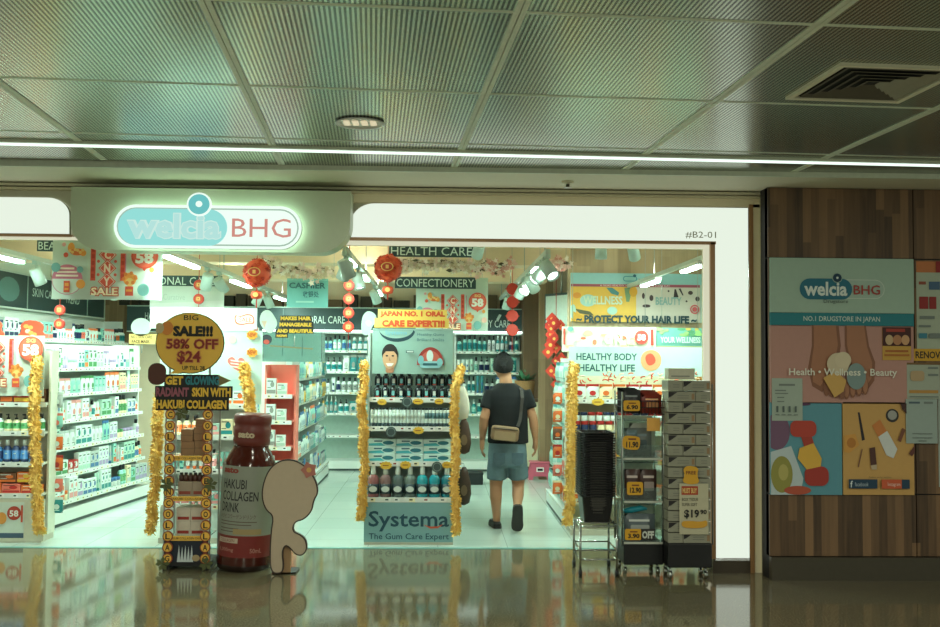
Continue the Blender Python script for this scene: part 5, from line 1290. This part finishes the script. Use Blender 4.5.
B = Board(683, 358, 706, 384, 9.9, .01, fl((196, 186, 150))); B.rc(683, 358, 706, 360, fl((176,80,60))); B.el(692, 368, 8, 6, fl((226,170,60))); B.el(698, 378, 6, 5, fl((190,120,50)))
o = B.out('food_picture', 'small framed orange food picture behind the grey box stack', 'picture')
q = MB(); q.tube([(0,.014,-.12),(0,.014,-(B.c.z-1.52))], .006, M_METAL); put('stem', q, o, local=True)

p = at(476, 485, 12.9)
goods('storage_box', MB().box(-.09,.09,0,.25,0,.14,mat((34,36,38),.5),bev=.01).box(-.094,.094,-.004,.254,.125,.15,mat((26,28,30),.5)), (p.x, 12.9, .002), 'small black box on the floor at the back, right of the toothpaste display', 'box')
# ---- hanging category signs
def cat_sign(x0, y0, x1, y1, Y, s, tx, label):
    B = Board(x0, y0, x1, y1, Y, .02, mat((48, 74, 74), .5)); B.tx(s, *tx, fl((214, 232, 222)), .0)
    o = B.out('category_sign', label, 'sign', None); q = MB()
    h = B.L(0, y0)[1]; 
    for x in (x0+5, x1-5): q.tube([(B.L(x,0)[0], .01, h), (B.L(x,0)[0], .01, SZ-B.c.z)], .003, M_METAL, 5)
    put('hanging_wire', q, o, local=True)
cat_sign(37, 240.5, 96, 251.5, 9.6, 'BEAUTY', (38.5, 242, 75, 250), 'dark hanging sign starting BE at the top left of the doorway')
cat_sign(389, 245.5, 474, 257, 9.6, 'HEALTH CARE', (391, 247, 472, 255.5), 'dark hanging HEALTH CARE sign at the top middle of the doorway')
cat_sign(395, 277, 476, 288.5, 10.95, 'CONFECTIONERY', (396.5, 279, 474, 287), 'dark hanging CONFECTIONERY sign behind the right red lantern')
cat_sign(136, 275.5, 222, 286.5, 12.3, 'PERSONAL CARE', (138, 277, 214, 285), 'dark hanging PERSONAL CARE sign right of the sale poster')
def hang(B, name, label, cat, xs, group=None, top=SZ):
    o = B.out(name, label, cat, group); q = MB(); h = max(v[2] for v in B.v)
    for x in xs: q.tube([(B.L(x,0)[0], .006, h), (B.L(x,0)[0], .006, top-B.c.z)], .003, M_METAL, 5)
    put('hanging_wire', q, o, local=True); return o
B = Board(52.5, 226, 162, 300, 8.3, .012, mat((200, 218, 202), .5, var=.02)); cny(B, 52.5, 220.6, 162, 298.6); hang(B, 'sale_poster', 'large hanging new year sale poster under the left of the grey sign hood', 'poster', (60, 155))
B = Board(416, 277.5, 488, 331, 11.2, .012, mat((200, 218, 202), .5, var=.02)); cny(B, 416, 277, 488, 331); hang(B, 'sale_poster', 'smaller, farther hanging new year sale poster left of the man', 'poster', (422, 482))
B = Board(150, 286, 224, 309, 10.0, .01, mat((206, 222, 212), .5, var=.02)); B.tx('Curative', 163, 294, 185, 300, fl((186, 204, 196))); B.pl([(150,304),(224,300),(224,309),(150,309)], fl((220,230,224))); hang(B, 'white_banner', 'plain white hanging banner behind the red paper string left of centre', 'banner', (155, 219))
B = Board(287, 278.5, 328, 307.5, 10.9, .012, mat((118, 186, 180), .5, var=.02)); B.rc(288, 279.5, 327, 280.4, fl((150,206,200))); B.tx('CASHIER', 289, 282.5, 325.5, 288.5, fl((60, 110, 116)), .03); B.tx('收银处', 303, 291, 319, 297.5, fl((60, 110, 116)), .02); B.rc(296, 301, 314, 302.8, fl((170,216,206)))
hang(B, 'cashier_sign', 'teal hanging CASHIER sign between the red lantern and the paper string', 'sign', (291, 324))

# ---- lanterns and red strings
m_lan = mat((226, 84, 48), .5, var=.18, scale=40); m_lan2 = mat((196, 52, 36), .5); m_gold = fl((238, 190, 110))
for nm, px, py, Y, tail in (('left', 257, 273, 9.0, 330), ('right', 388, 268, 9.2, 300)):
    p = at(px, py, Y); R_ = 15*Y/1000
    t = thing('red_lantern', f"round red paper lantern, {'left one above the slogan sign' if nm == 'left' else 'right one beside the CONFECTIONERY sign'}", 'lantern', p, 0, 'round red lanterns')
    q = MB(); q.sphere((0,0,0), R_*.9, m_lan, 20, 12)
    rn = random.Random(int(px))
    for k in range(120):
        v = Vector((rn.gauss(0,1), rn.gauss(0,1), rn.gauss(0,1))).normalized(); u = v.cross(Vector((.3,.2,1))).normalized(); w = v.cross(u); c_ = v*R_*.88; e = R_*.2
        q.add([c_+u*e*.9, c_+v*R_*.14+w*e*.4, c_-u*e*.9, c_+v*R_*.12-w*e*.8], [(0,1,2),(0,2,3)], rn.choice([m_lan, m_lan, m_lan2, mat((236,110,66),.5)]))
    put('globe', q, t, local=True)
    q = MB(); q.flat(ell(0,0,R_*.42,R_*.30,16), -R_*1.06, m_gold); q.flat(ell(0,0,R_*.34,R_*.24,16), -R_*1.065, m_lan2); q.flat([(-R_*.1,-R_*.12),(R_*.1,-R_*.12),(R_*.1,R_*.12),(-R_*.1,R_*.12)], -R_*1.07, m_gold); put('emblem', q, t, local=True)
    q = MB(); z1 = at(px, tail, Y).z-p.z; q.tube([(0,0,SZ-p.z),(0,0,-R_*.8)], .003, m_lan2, 5); q.tube([(0,0,-R_),(0,0,z1)], .006, m_lan2, 6); put('cord', q, t, local=True)
    zz_ = at(px, py+22, Y).z-p.z; q = MB(); q.lathe([(.001,-.04),(.045,-.03),(.055,0),(.045,.03),(.001,.04)], m_lan, 14, (0,0,zz_)); q.flat(ell(0, zz_, .024, .022, 12), -.057, m_gold); put('knot', q, t, local=True)
    if tail > 310: q = MB(); q.lathe([(.004,0),(.016,-.04),(.02,-.13),(.001,-.14)], m_lan2, 10, (0,0,z1+.05)); put('tassel', q, t, local=True)
def string(nm, px, Y, pys, r, tail, plain=False):
    p = at(px, pys[0], Y); t = thing('paper_string', nm, 'decoration', p, 0, None)
    q = MB(); q.tube([(0,0,SZ-p.z),(0,0,at(px,tail,Y).z-p.z)], .0035, m_lan2, 5); put('cord', q, t, local=True)
    for py in pys:
        z = at(px, py, Y).z-p.z; q = MB(); Rr = r*Y/1000; X = Matrix.Translation((0,0,z)) @ Matrix.Rotation(PI/2, 4, 'X')
        q.lathe([(Rr*.92,-.02),(Rr,-.012),(Rr,.012),(Rr*.92,.02)], mat((206, 56, 36), .5), 20, X=X)
        if not plain:
            q.flat(ell(0, z, Rr*.62, Rr*.62, 16), -.021, fl((196,110,60))); q.flat([(-Rr*.34, z-Rr*.3), (Rr*.34, z-Rr*.3), (Rr*.34, z+Rr*.34), (-Rr*.34, z+Rr*.34)], -.022, m_gold); q.flat([(-Rr*.12, z-Rr*.12), (Rr*.12, z-Rr*.12), (Rr*.12, z+Rr*.14), (-Rr*.12, z+Rr*.14)], -.023, mat((206,56,36),.5))
        else: q.tube([(-Rr*1.2,0,z),(Rr*1.2,0,z)], .006, mat((206,56,36),.5), 6)
        put('paper_disc', q, t, local=True)
string('hanging string of red and gold paper discs between the two round lanterns', 349, 9.1, (285.5, 299, 313, 327), 5.6, 352)
string('hanging string of plain red paper discs above the man', 512.5, 11.2, (289, 302, 316, 330), 6.0, 352, True)
string('short hanging string of red paper discs left below the sale poster', 60, 9.2, (310, 324), 5.2, 326)
string('hanging string of red paper discs in front of the PERSONAL CARE sign', 199, 9.85, (285, 299), 5.2, 308)

# ---- blossom garlands
def blossom(label, pts, seed, pink=True, n=220):
    rn = random.Random(seed); P = [at(*p) for p in pts]; o = P[0].copy(); q = MB()
    q.tube([p-o for p in P], .004, mat((120, 92, 64), .7), 6)
    for e in (P[0], P[-1]): q.tube([e-o, Vector((e.x, e.y, SZ))-o], .002, M_METAL, 4)
    cols = [mat((238, 196, 180), .6), mat((244, 222, 206), .6), mat((226, 160, 146), .6)] if pink else [mat((240, 226, 206), .6), mat((236, 206, 190), .6), mat((214,190,160),.6)]
    for k in range(n):
        i = rn.randrange(len(P)-1); c_ = P[i].lerp(P[i+1], rn.random())-o+Vector((rn.gauss(0,.02), rn.gauss(0,.025), rn.gauss(-.015,.035))); m = rn.choice(cols); r = rn.uniform(.022,.042)
        nx = Vector((rn.gauss(0,.5), -1, rn.gauss(-.4,.5))).normalized(); u = nx.cross(Vector((0,0,1))).normalized(); w = nx.cross(u)
        q.add([c_+(u*math.cos(a*PI/5)+w*math.sin(a*PI/5))*r*(1 if a % 2 == 0 else .5) for a in range(10)], [tuple(range(10))], m)
        if k % 16 == 0: q.add([c_, c_+u*.05+w*.02, c_+u*.09, c_+u*.05-w*.02], [(0,1,2,3)], mat((96,84,56),.6))
    tag(put('blossom_garland', q, None, o), label, 'garland', 'blossom garlands under the shop ceiling')
blossom('pale blossom garland from the left red lantern to the cashier sign', [(262,258,9.6),(275,263,9.7),(288,270,9.8),(300,269,9.9),(312,274,10),(322,268,10.1),(334,271,10.2)], 21, False, 150)
blossom('pale blossom garland running right from the right red lantern', [(395,266,10.0),(412,262,10),(430,264,10),(446,260,10),(462,267,10),(485,263,10)], 22, False, 170)
blossom('pink blossom garland below the ceiling left of the right spotlight track', [(470,266,10.1),(485,265,10.1),(500,268,10.1),(512,262,10.1)], 23, True, 90)
blossom('pink blossom garland right of the right spotlight track', [(540,262,10.1),(552,265,10.1),(566,263,10.1)], 24, True, 110)

# ---- lighting tracks with tubes and spots
TZ = 2.46
m_track = mat((196, 206, 196), .4, .2); m_spot = mat((188, 208, 198), .4)
def spot(x, y, z, tilt, pan, label):
    t = thing('spotlight', label, 'spotlight', (x, y, z), 0, 'track spotlights')
    X = Matrix.Rotation(pan, 4, 'Z') @ Matrix.Rotation(tilt, 4, 'X')
    put('yoke', MB().tube([(0,0,0),(0,0,-.06)], .012, m_spot, 8).box(-.02,.02,-.05,.05,-.0,.03,m_spot), t, local=True)
    Y = Matrix.Translation((0,0,-.075)) @ X
    put('head', MB().lathe([(.048,.045),(.052,.03),(.055,-.11),(.049,-.11),(.047,-.09)], m_spot, 18, X=Y), t, local=True)
    if z > TZ: put('rod', MB().tube([(0,0,.03),(0,0,SZ-z)], .012, m_spot, 8), t, local=True)
    put('lamp', MB().lathe([(.001,-.092),(.047,-.092)], M_SPOTLED, 18, X=Y), t, local=True)
tracks = [(-3.62, 'left edge', [(7.95,8.75),(9.9,10.6),(11.6,12.4)], [(9.05, .5, -.6), (11.2,.4,.6)]), (-2.2, 'left', [(8.05,9.1),(10.6,11.6),(13.4,14.2)], [(9.5,.6,.5),(10.0,.7,-.6),(12.2,.6,.9),(12.8,.5,-.7)]),
          (-.76, 'centre', [(8.2,8.8),(9.8,10.4),(12.0,12.8)], [(7.95,.5,-.8),(8.12,.6,.7),(9.2,.3,-2.2),(11.6,.5,-.7)]), (.86, 'right', [(8.75,9.2),(11.2,11.9)], [(8.0,.8,-2.6),(8.25,.8,.9),(8.5,.9,2.2),(9.5,.8,-.7),(9.9,.8,2.6),(10.4,.6,.8),(12.6,.5,.5)]), (2.2, 'right edge', [(8.35,9.0),(10.0,10.8)], [])]
for X_, nm, tubes, spots in tracks:
    t = thing('light_track', f"white {nm} lighting track under the shop ceiling, running toward the back", 'lighting track', (X_, 8, TZ), 0, 'lighting tracks')
    put('rail', MB().box(-.018,.018,-.05,6.3,0,.04,m_track), t, local=True)
    q = MB()
    for y in (.2, 2.2, 4.2, 6.0): q.tube([(0,y,.04),(0,y,SZ-TZ)], .005, M_METAL, 6)
    put('suspension_rod', q, t, local=True)
    for k, (y0, y1) in enumerate(tubes):
        q = MB(); q.box(-.032,.032,y0-8,y1-8,-.03,-.0,M_WHITE); c = put('tube_fitting', q, t, local=True)
        put('tube', MB().box(-.026,.026,y0-8+.02,y1-8-.02,-.052,-.031,M_LED), c, local=True)
        LIGHTS = globals().setdefault('LIGHTS', []); LIGHTS.append((X_, (y0+y1)/2, TZ-.06, y1-y0))
    for k, (y, a, pn) in enumerate(spots):
        spot(X_, y, TZ-.031, a, pn, f"white cylinder spotlight on the {nm} lighting track, {ordn(k+1)} from the doorway")
for k, (px, py, Y, a, pn) in enumerate(((479, 249, 9.4, .9, .2), (601, 248, 9.0, 0, 0), (633, 250, 9.0, .8, -.4))):
    p = at(px, py, Y); o_ = spot(p.x, Y, p.z+.085, a, pn, f"white ceiling spotlight {('beside the HEALTH CARE sign','pointing straight down near the right of the doorway','glowing near the right of the doorway')[k]}")
# ================================================================== THE MAN
YM = 9.65
ROOTP0 = Vector((at(505, 400, YM).x, YM, 0))
def J(px, py, dy=0.):
    return at(px, py, YM)+Vector((0, dy, 0))-ROOTP0
def loft(mb, rings, m, seg=24):
    vs = []; n = len(rings)
    for c, rx, ry in rings:
        for k in range(seg):
            a = 2*PI*k/seg; vs.append((c.x+rx*math.cos(a), c.y+ry*math.sin(a), c.z))
    mb.add(vs, [(i*seg+k, i*seg+(k+1) % seg, (i+1)*seg+(k+1) % seg, (i+1)*seg+k) for i in range(n-1) for k in range(seg)]+[tuple(reversed(range(seg))), tuple(range((n-1)*seg, n*seg))], m, True)
def ball(mb, c, r, m): mb.sphere(tuple(c), r, m, 12, 8)
def limb(mb, pts, rr, m):
    P = []; R = []
    for i in range(len(pts)-1):
        for k in range(4): t = k/4; P.append(pts[i].lerp(pts[i+1], t)); R.append(rr[i]+(rr[i+1]-rr[i])*t)
    P.append(pts[-1]); R.append(rr[-1])
    mb.tube(P, R, m, 14); ball(mb, pts[0], rr[0]*.98, m); ball(mb, pts[-1], rr[-1]*.98, m)
def fuse(mb, mtl, voxel, smooth_it):
    """one continuous skin over the overlapping volumes"""
    ob = bpy.data.objects.new('s', mb.mesh('s')); C.objects.link(ob)
    r = ob.modifiers.new('r', 'REMESH'); r.mode = 'VOXEL'; r.voxel_size = voxel; r.use_smooth_shade = True
    s = ob.modifiers.new('m', 'SMOOTH'); s.iterations = smooth_it; s.factor = .5
    dg = bpy.context.evaluated_depsgraph_get(); dg.update()
    out = bpy.data.meshes.new_from_object(ob.evaluated_get(dg)); bpy.data.objects.remove(ob)
    out.materials.clear(); out.materials.append(mtl)
    out.polygons.foreach_set('use_smooth', [True]*len(out.polygons)); out.polygons.foreach_set('material_index', [0]*len(out.polygons))
    return out
m_skin = mat((184, 132, 98), .5, var=.06); m_shirt = mat((20, 22, 25), .9, var=.2, scale=9); m_den = mat((104, 128, 138), .85, var=.22, scale=14); m_hair = mat((14, 12, 12), .75, var=.3, scale=80)
man = thing('person', 'man in black t-shirt and denim shorts walking away down the shop aisle', 'person', ROOTP0)
b = MB(); m = m_skin
loft(b, [(J(507, 466), .155, .11), (J(507, 452), .165, .115), (J(507, 432), .140, .095), (J(508, 410), .160, .11), (J(508, 398), .172, .108), (J(507.5, 391.5), .150, .08), (J(507, 387), .085, .065), (J(506, 383), .064, .060), (J(505, 374, .012), .058, .062), (J(504.5, 370, .02), .055, .06)], m)
hc = J(503.3, 367.0, .022)
b.sphere(tuple(hc), .098, m, 20, 14, (.86, 1.0, 1.15)); b.sphere((hc.x-.012, hc.y+.045, hc.z-.065), .055, m, 14, 10, (.9, .9, .9))
arms = []
for s, sh, el, wr, hd, de, dw in ((-1, (490, 392), (484, 418), (482.5, 440), (482.3, 447.5), -.03, .05), (1, (526, 392), (533, 418), (535.5, 439), (535.6, 446.5), -.01, .0)):
    P = [J(sh[0]+s*-1.5, sh[1]+3), J(*el, de), J(el[0]*.6+wr[0]*.4, el[1]*.6+wr[1]*.4, de*.6+dw*.4), J(*wr, dw)]
    limb(b, P, [.052, .045, .044, .028], m)
    w, p = P[-1], J(*hd, dw+.01); arms.append((s, w, p))
    d = (p-w).normalized()
    loft(b, [(w, .026, .030), (w.lerp(p, .5), .026, .040), (p+d*.012, .022, .044), (p+d*.03, .016, .042)][::-1], m, 14)
    for k, L_ in enumerate((.066, .076, .070, .054)):
        b0 = p+d*.02+Vector((0, (1.5-k)*.0215, 0)); j1 = b0+d*L_*.5+Vector((-s*.004, 0, 0)); j2 = j1+d*L_*.34+Vector((-s*.014, 0, 0)); j3 = j2+d*L_*.2+Vector((-s*.014, 0, 0))
        limb(b, [b0, j1, j2, j3], [.0108, .0102, .0094, .0082], m)
    t0 = w.lerp(p, .45)+Vector((-s*.004, .030, 0)); limb(b, [t0, t0+d*.035+Vector((-s*.010, .020, 0)), t0+d*.062+Vector((-s*.016, .020, 0))], [.014, .0115, .0095], m)
L_leg = [J(497.5, 462), J(496, 486, .01), J(495.8, 497, -.012), J(496.3, 510, -.005), J(496.8, 522, 0)]
limb(b, L_leg, [.088, .060, .058, .044, .034], m)
limb(b, [J(496.8, 523, 0), J(495.8, 526, .05), J(494.5, 527, .14)], [.036, .034, .026], m)
R_leg = [J(517.5, 462), J(518.5, 485, .04), J(517.3, 494, -.08), J(516, 500, -.20), J(514.6, 504.5, -.29)]
limb(b, R_leg, [.088, .060, .056, .042, .034], m)
limb(b, [J(514.5, 501.5, -.32), J(515, 510.5, -.28), J(515.5, 519, -.22)], [.034, .034, .026], m)
put('body', fuse(b, m_skin, .0065, 4), man, local=True)
# head details: ears, and the face that looks down the aisle
X = Matrix.Translation(hc) @ Matrix.Rotation(math.radians(14), 4, 'Z')
for s in (-1, 1): put('ear', MB().lathe([(.001,-.034),(.016,-.024),(.02,.0),(.015,.026),(.001,.033)], m_skin, 12, (s*.085,.0,-.012), X=X, sx=.45), man, local=True)
put('nose', MB().tube([(0,.098,.014),(0,.118,-.02),(0,.098,-.03)], [.008,.016,.01], m_skin, 8, X) if False else MB().tube([X @ Vector((0,.096,.014)), X @ Vector((0,.116,-.02)), X @ Vector((0,.098,-.03))], [.008,.016,.01], m_skin, 8), man, local=True)
for s in (-1, 1):
    c_ = X @ Vector((s*.032,.086,.01)); put('eye', MB().sphere(tuple(c_), .012, mat((236,236,230),.3), 10, 8).sphere(tuple(c_+Vector((0,.008,0))), .006, m_hair, 8, 6), man, local=True)
put('mouth', MB().tube([X @ Vector((-.022,.090,-.065)), X @ Vector((0,.098,-.067)), X @ Vector((.022,.090,-.065))], .005, mat((150,84,74),.5), 6), man, local=True)
# short dark hair, tapered at the nape
q = MB(); rings = 12; seg = 26; vs = []
for i in range(rings+1):
    for k in range(seg):
        a = 2*PI*k/seg; back = -math.sin(a)
        lim = .56+.10*max(0, back)-.18*max(0, -back); t = i/rings
        ph = lim*PI*t; th = .022*(1-.7*t)+.004; n_ = 1+.02*math.sin(k*5.3+i*1.7)
        vs.append((hc.x+(.0845+th)*math.sin(ph)*math.cos(a)*n_, hc.y+(.098+th)*math.sin(ph)*math.sin(a)*n_, hc.z+(.1127+th*1.1)*math.cos(ph)*n_))
q.add(vs, [(i*seg+k, (i+1)*seg+k, (i+1)*seg+(k+1) % seg, i*seg+(k+1) % seg) for i in range(rings) for k in range(seg)], m_hair, True)
rn = random.Random(2)
for k in range(700):
    v = Vector(vs[rn.randrange(0, len(vs)-seg*2)]); n_ = (v-hc).normalized(); sw = Vector((rn.gauss(0,.5), rn.gauss(0,.5), -1)); t_ = (sw-n_*sw.dot(n_)).normalized(); u = n_.cross(t_)*.005
    e = v+n_*.006+t_*.026; q.add([v-u, v+u, e], [(0,1,2)], m_hair)
put('hair', q, man, local=True)
# t-shirt
b = MB(); m = m_shirt
loft(b, [(J(508, 443), .198, .135), (J(508, 436), .196, .132), (J(508, 420), .192, .125), (J(508, 404), .195, .132), (J(508, 396), .198, .122), (J(507.5, 391), .184, .105), (J(507, 386.5), .132, .09), (J(506.5, 383), .086, .08)], m)
for s, sh, sl in ((-1, (490.0, 393.5), (485.2, 408.5)), (1, (526, 393.5), (531.0, 408.5))):
    a0_, a1_ = J(*sh), J(*sl, -.02); d = (a1_-a0_).normalized()
    b.tube([a0_-d*.03, a0_+d*.03, a0_.lerp(a1_, .5), a1_-d*.01, a1_], [.056, .060, .061, .062, .063], m, 16)
put('t_shirt', fuse(b, m_shirt, .012, 3), man, local=True)
# denim shorts, with back pockets
b = MB(); m = m_den
loft(b, [(J(507.5, 466), .175, .128), (J(507.5, 456), .190, .135), (J(507.5, 445), .182, .128), (J(507.5, 438), .172, .12)][::1], m)
for s, P, r in ((-1, [J(498, 458), J(497, 468, .0), J(496.6, 479, .012)], [.096, .097, .096]), (1, [J(517, 458), J(518, 468, .015), J(519, 478.5, .035)], [.096, .097, .096])):
    b.tube(P, r, m, 18)
sh_ = put('denim_shorts', fuse(b, m_den, .012, 3), man, local=True)
m_dp = mat((86, 108, 120), .85, var=.2)
for px in (498.5, 516.5):
    p = J(px, 457, -.128); put('back_pocket', MB().prism([(p.x-.055,p.z+.05),(p.x+.055,p.z+.05),(p.x+.055,p.z-.045),(p.x,p.z-.075),(p.x-.055,p.z-.045)], p.y-.010, p.y+.012, m_dp), sh_, local=True)
# shoes
m_shoe = mat((26, 24, 24), .6); m_sole = mat((52, 48, 46), .7)
def shoe(X):
    q = MB(); out = smooth([(-.036,-.115),(.036,-.115),(.044,-.05),(.045,.05),(.052,.10),(.038,.145),(0,.158),(-.042,.14),(-.052,.09),(-.043,0),(-.044,-.06)], 1); n = len(out); vs = []
    for z, s in ((0, .97), (.008, 1), (.022, 1.02), (.022, .98), (.042, .95), (.062, .76)): vs += [(p[0]*s, p[1]*s, z) for p in out]
    q.add(vs, [(i*n+k, i*n+(k+1) % n, (i+1)*n+(k+1) % n, (i+1)*n+k) for i in range(2) for k in range(n)]+[tuple(reversed(range(n)))], m_sole, False, X)
    q.add(vs, [(i*n+k, i*n+(k+1) % n, (i+1)*n+(k+1) % n, (i+1)*n+k) for i in range(2, 5) for k in range(n)]+[tuple(range(5*n, 6*n))], m_shoe, False, X)
    return q
put('shoe', shoe(Matrix.Translation((J(495.8, 526).x, .045, .004)) @ Matrix.Rotation(.16, 4, 'Z')), man, local=True)
put('shoe', shoe(Matrix.Translation(J(515, 510.3, -.305)) @ Matrix.Scale(1.12, 4, (1,0,0)) @ Matrix.Rotation(-1.25, 4, 'X') @ Matrix.Translation((0, 0, -.03))), man, local=True)
# waist bag and strap
pb = at(505, 432.5, YM-.19)
bag = thing('waist_bag', 'tan cross-body bag slung across the lower back of the man', 'bag', (pb.x, pb.y, pb.z))
m_bag = mat((140, 112, 84), .6, var=.15); Xb = Matrix.Rotation(.10, 4, 'Y')
q = MB(); q.box(-.132, .132, -.045, .045, -.078, .06, m_bag, X=Xb, bev=.03); put('pouch', q, bag, local=True)
q = MB(); q.tube([Xb @ Vector((-.115,-.047,.035)), Xb @ Vector((.115,-.047,.035))], .006, mat((70,56,44),.5), 6); q.box(-.10,.10,-.05,-.044,-.07,.01,mat((152,124,92),.6),X=Xb); put('zip_pocket', q, bag, local=True)
q = MB(); pts = [Vector((.12,.0,.055)), Vector((.142, .02,.11)), at(521,412,YM-.15)-pb, at(522.5,398,YM-.145)-pb, at(521.5,390,YM-.10)-pb, at(519.5,386.8,YM-.03)-pb, at(518,386.6,YM+.04)-pb]
for i in range(len(pts)-1):
    a_, b_ = pts[i], pts[i+1]; t_ = (b_-a_).normalized(); s_ = Vector((1,0,0)); s_ = (s_-t_*s_.dot(t_)).normalized()*.015; n_ = Vector((0,-.004,0))
    q.add([a_-s_+n_, a_+s_+n_, b_+s_+n_, b_-s_+n_, a_-s_-n_, a_+s_-n_, b_+s_-n_, b_-s_-n_], [(0,1,2,3),(7,6,5,4),(0,4,5,1),(1,5,6,2),(2,6,7,3),(3,7,4,0)], mat((56,50,46),.7))
put('strap', q, bag, local=True)
# ================================================================== CAMERA, LIGHT, WORLD
cd = bpy.data.cameras.new('camera'); cam = bpy.data.objects.new('camera', cd); C.objects.link(cam)
cd.sensor_width = 36; cd.sensor_fit = 'HORIZONTAL'; cd.lens = F/940*36; cd.clip_start = .1
cam.matrix_basis = Matrix.Translation((0, 0, CAMZ)) @ CR.to_4x4()
bpy.context.scene.camera = cam
def area(name, loc, sx, sy, power, col, rot=(0,0,0), spread=PI):
    l = bpy.data.lights.new(name, 'AREA'); l.shape = 'RECTANGLE'; l.size = sx; l.size_y = sy; l.energy = power; l.color = col; l.spread = spread
    o = bpy.data.objects.new(name, l); C.objects.link(o); o.location = loc; o.rotation_euler = rot; return o
SHOP = (.70, 1.0, .86)
for x, y, z, L in LIGHTS:
    area('added_uplight', (x, y, z+.115), .04, L, 5.5*L, (.86, 1, .82), (PI, 0, 0))
    area('tube_lamp', (x, y, z), .05, L, 38*L, SHOP)
# mall ceiling downlights (rows of recessed lamps, as the one in view)
MALL = (.98, 1.0, .82)
for x in (-5.2, -.46, 4.3):
    for y in (.2, 3.0): area('mall_downlight', (x, y, CZ-.02), .22, .22, 58, MALL)
area('mall_downlight', (-.462, 5.613, CZ-.02), .2, .2, 14, MALL)
area('strip_lamp', (*((a0_+a1_)/2), CZ-.03), 12, .08, 26, (.84, 1, .86), (0, 0, ang)) if False else None
def spotl(loc, to, power, col, ang=1.9):
    l = bpy.data.lights.new('track_and_fill_spot', 'SPOT'); l.energy = power; l.color = col; l.spot_size = ang; l.spot_blend = 1; l.shadow_soft_size = .06
    o = bpy.data.objects.new('track_and_fill_spot', l); C.objects.link(o); o.location = loc; o.rotation_euler = (Vector(to)-Vector(loc)).to_track_quat('-Z', 'Y').to_euler()
for x, y in ((-3.62, 8.2), (-2.2, 8.05), (-.76, 8.0), (.86, 8.1), (2.2, 8.3), (-2.2, 10.1), (-.76, 10.0), (.86, 10.0)):
    spotl((x, y, TZ-.15), (x+.2, y+1.3, 1.2), 34 if x > -2 else 20, (.72, 1, .86))
for x, y, tx_ in ((2.2, 9.4, 2.6), (.86, 9.7, 1.7)): spotl((x, y, TZ-.15), (tx_, 11.6, 2.3), 30, (.86, 1, .88), 1.3)  # extra spots added to brighten the wellness board
w = bpy.data.worlds.new('world'); bpy.context.scene.world = w; w.use_nodes = True
w.node_tree.nodes['Background'].inputs[0].default_value = (.66, .74, .60, 1); w.node_tree.nodes['Background'].inputs[1].default_value = .55
vs = bpy.context.scene.view_settings; vs.view_transform = 'Standard'; vs.look = 'None'; vs.gamma = 1; vs.exposure = 0; vs.use_curve_mapping = False
sc = bpy.context.scene
try: sc.cycles.max_bounces = 8; sc.cycles.transparent_max_bounces = 8
except Exception: pass
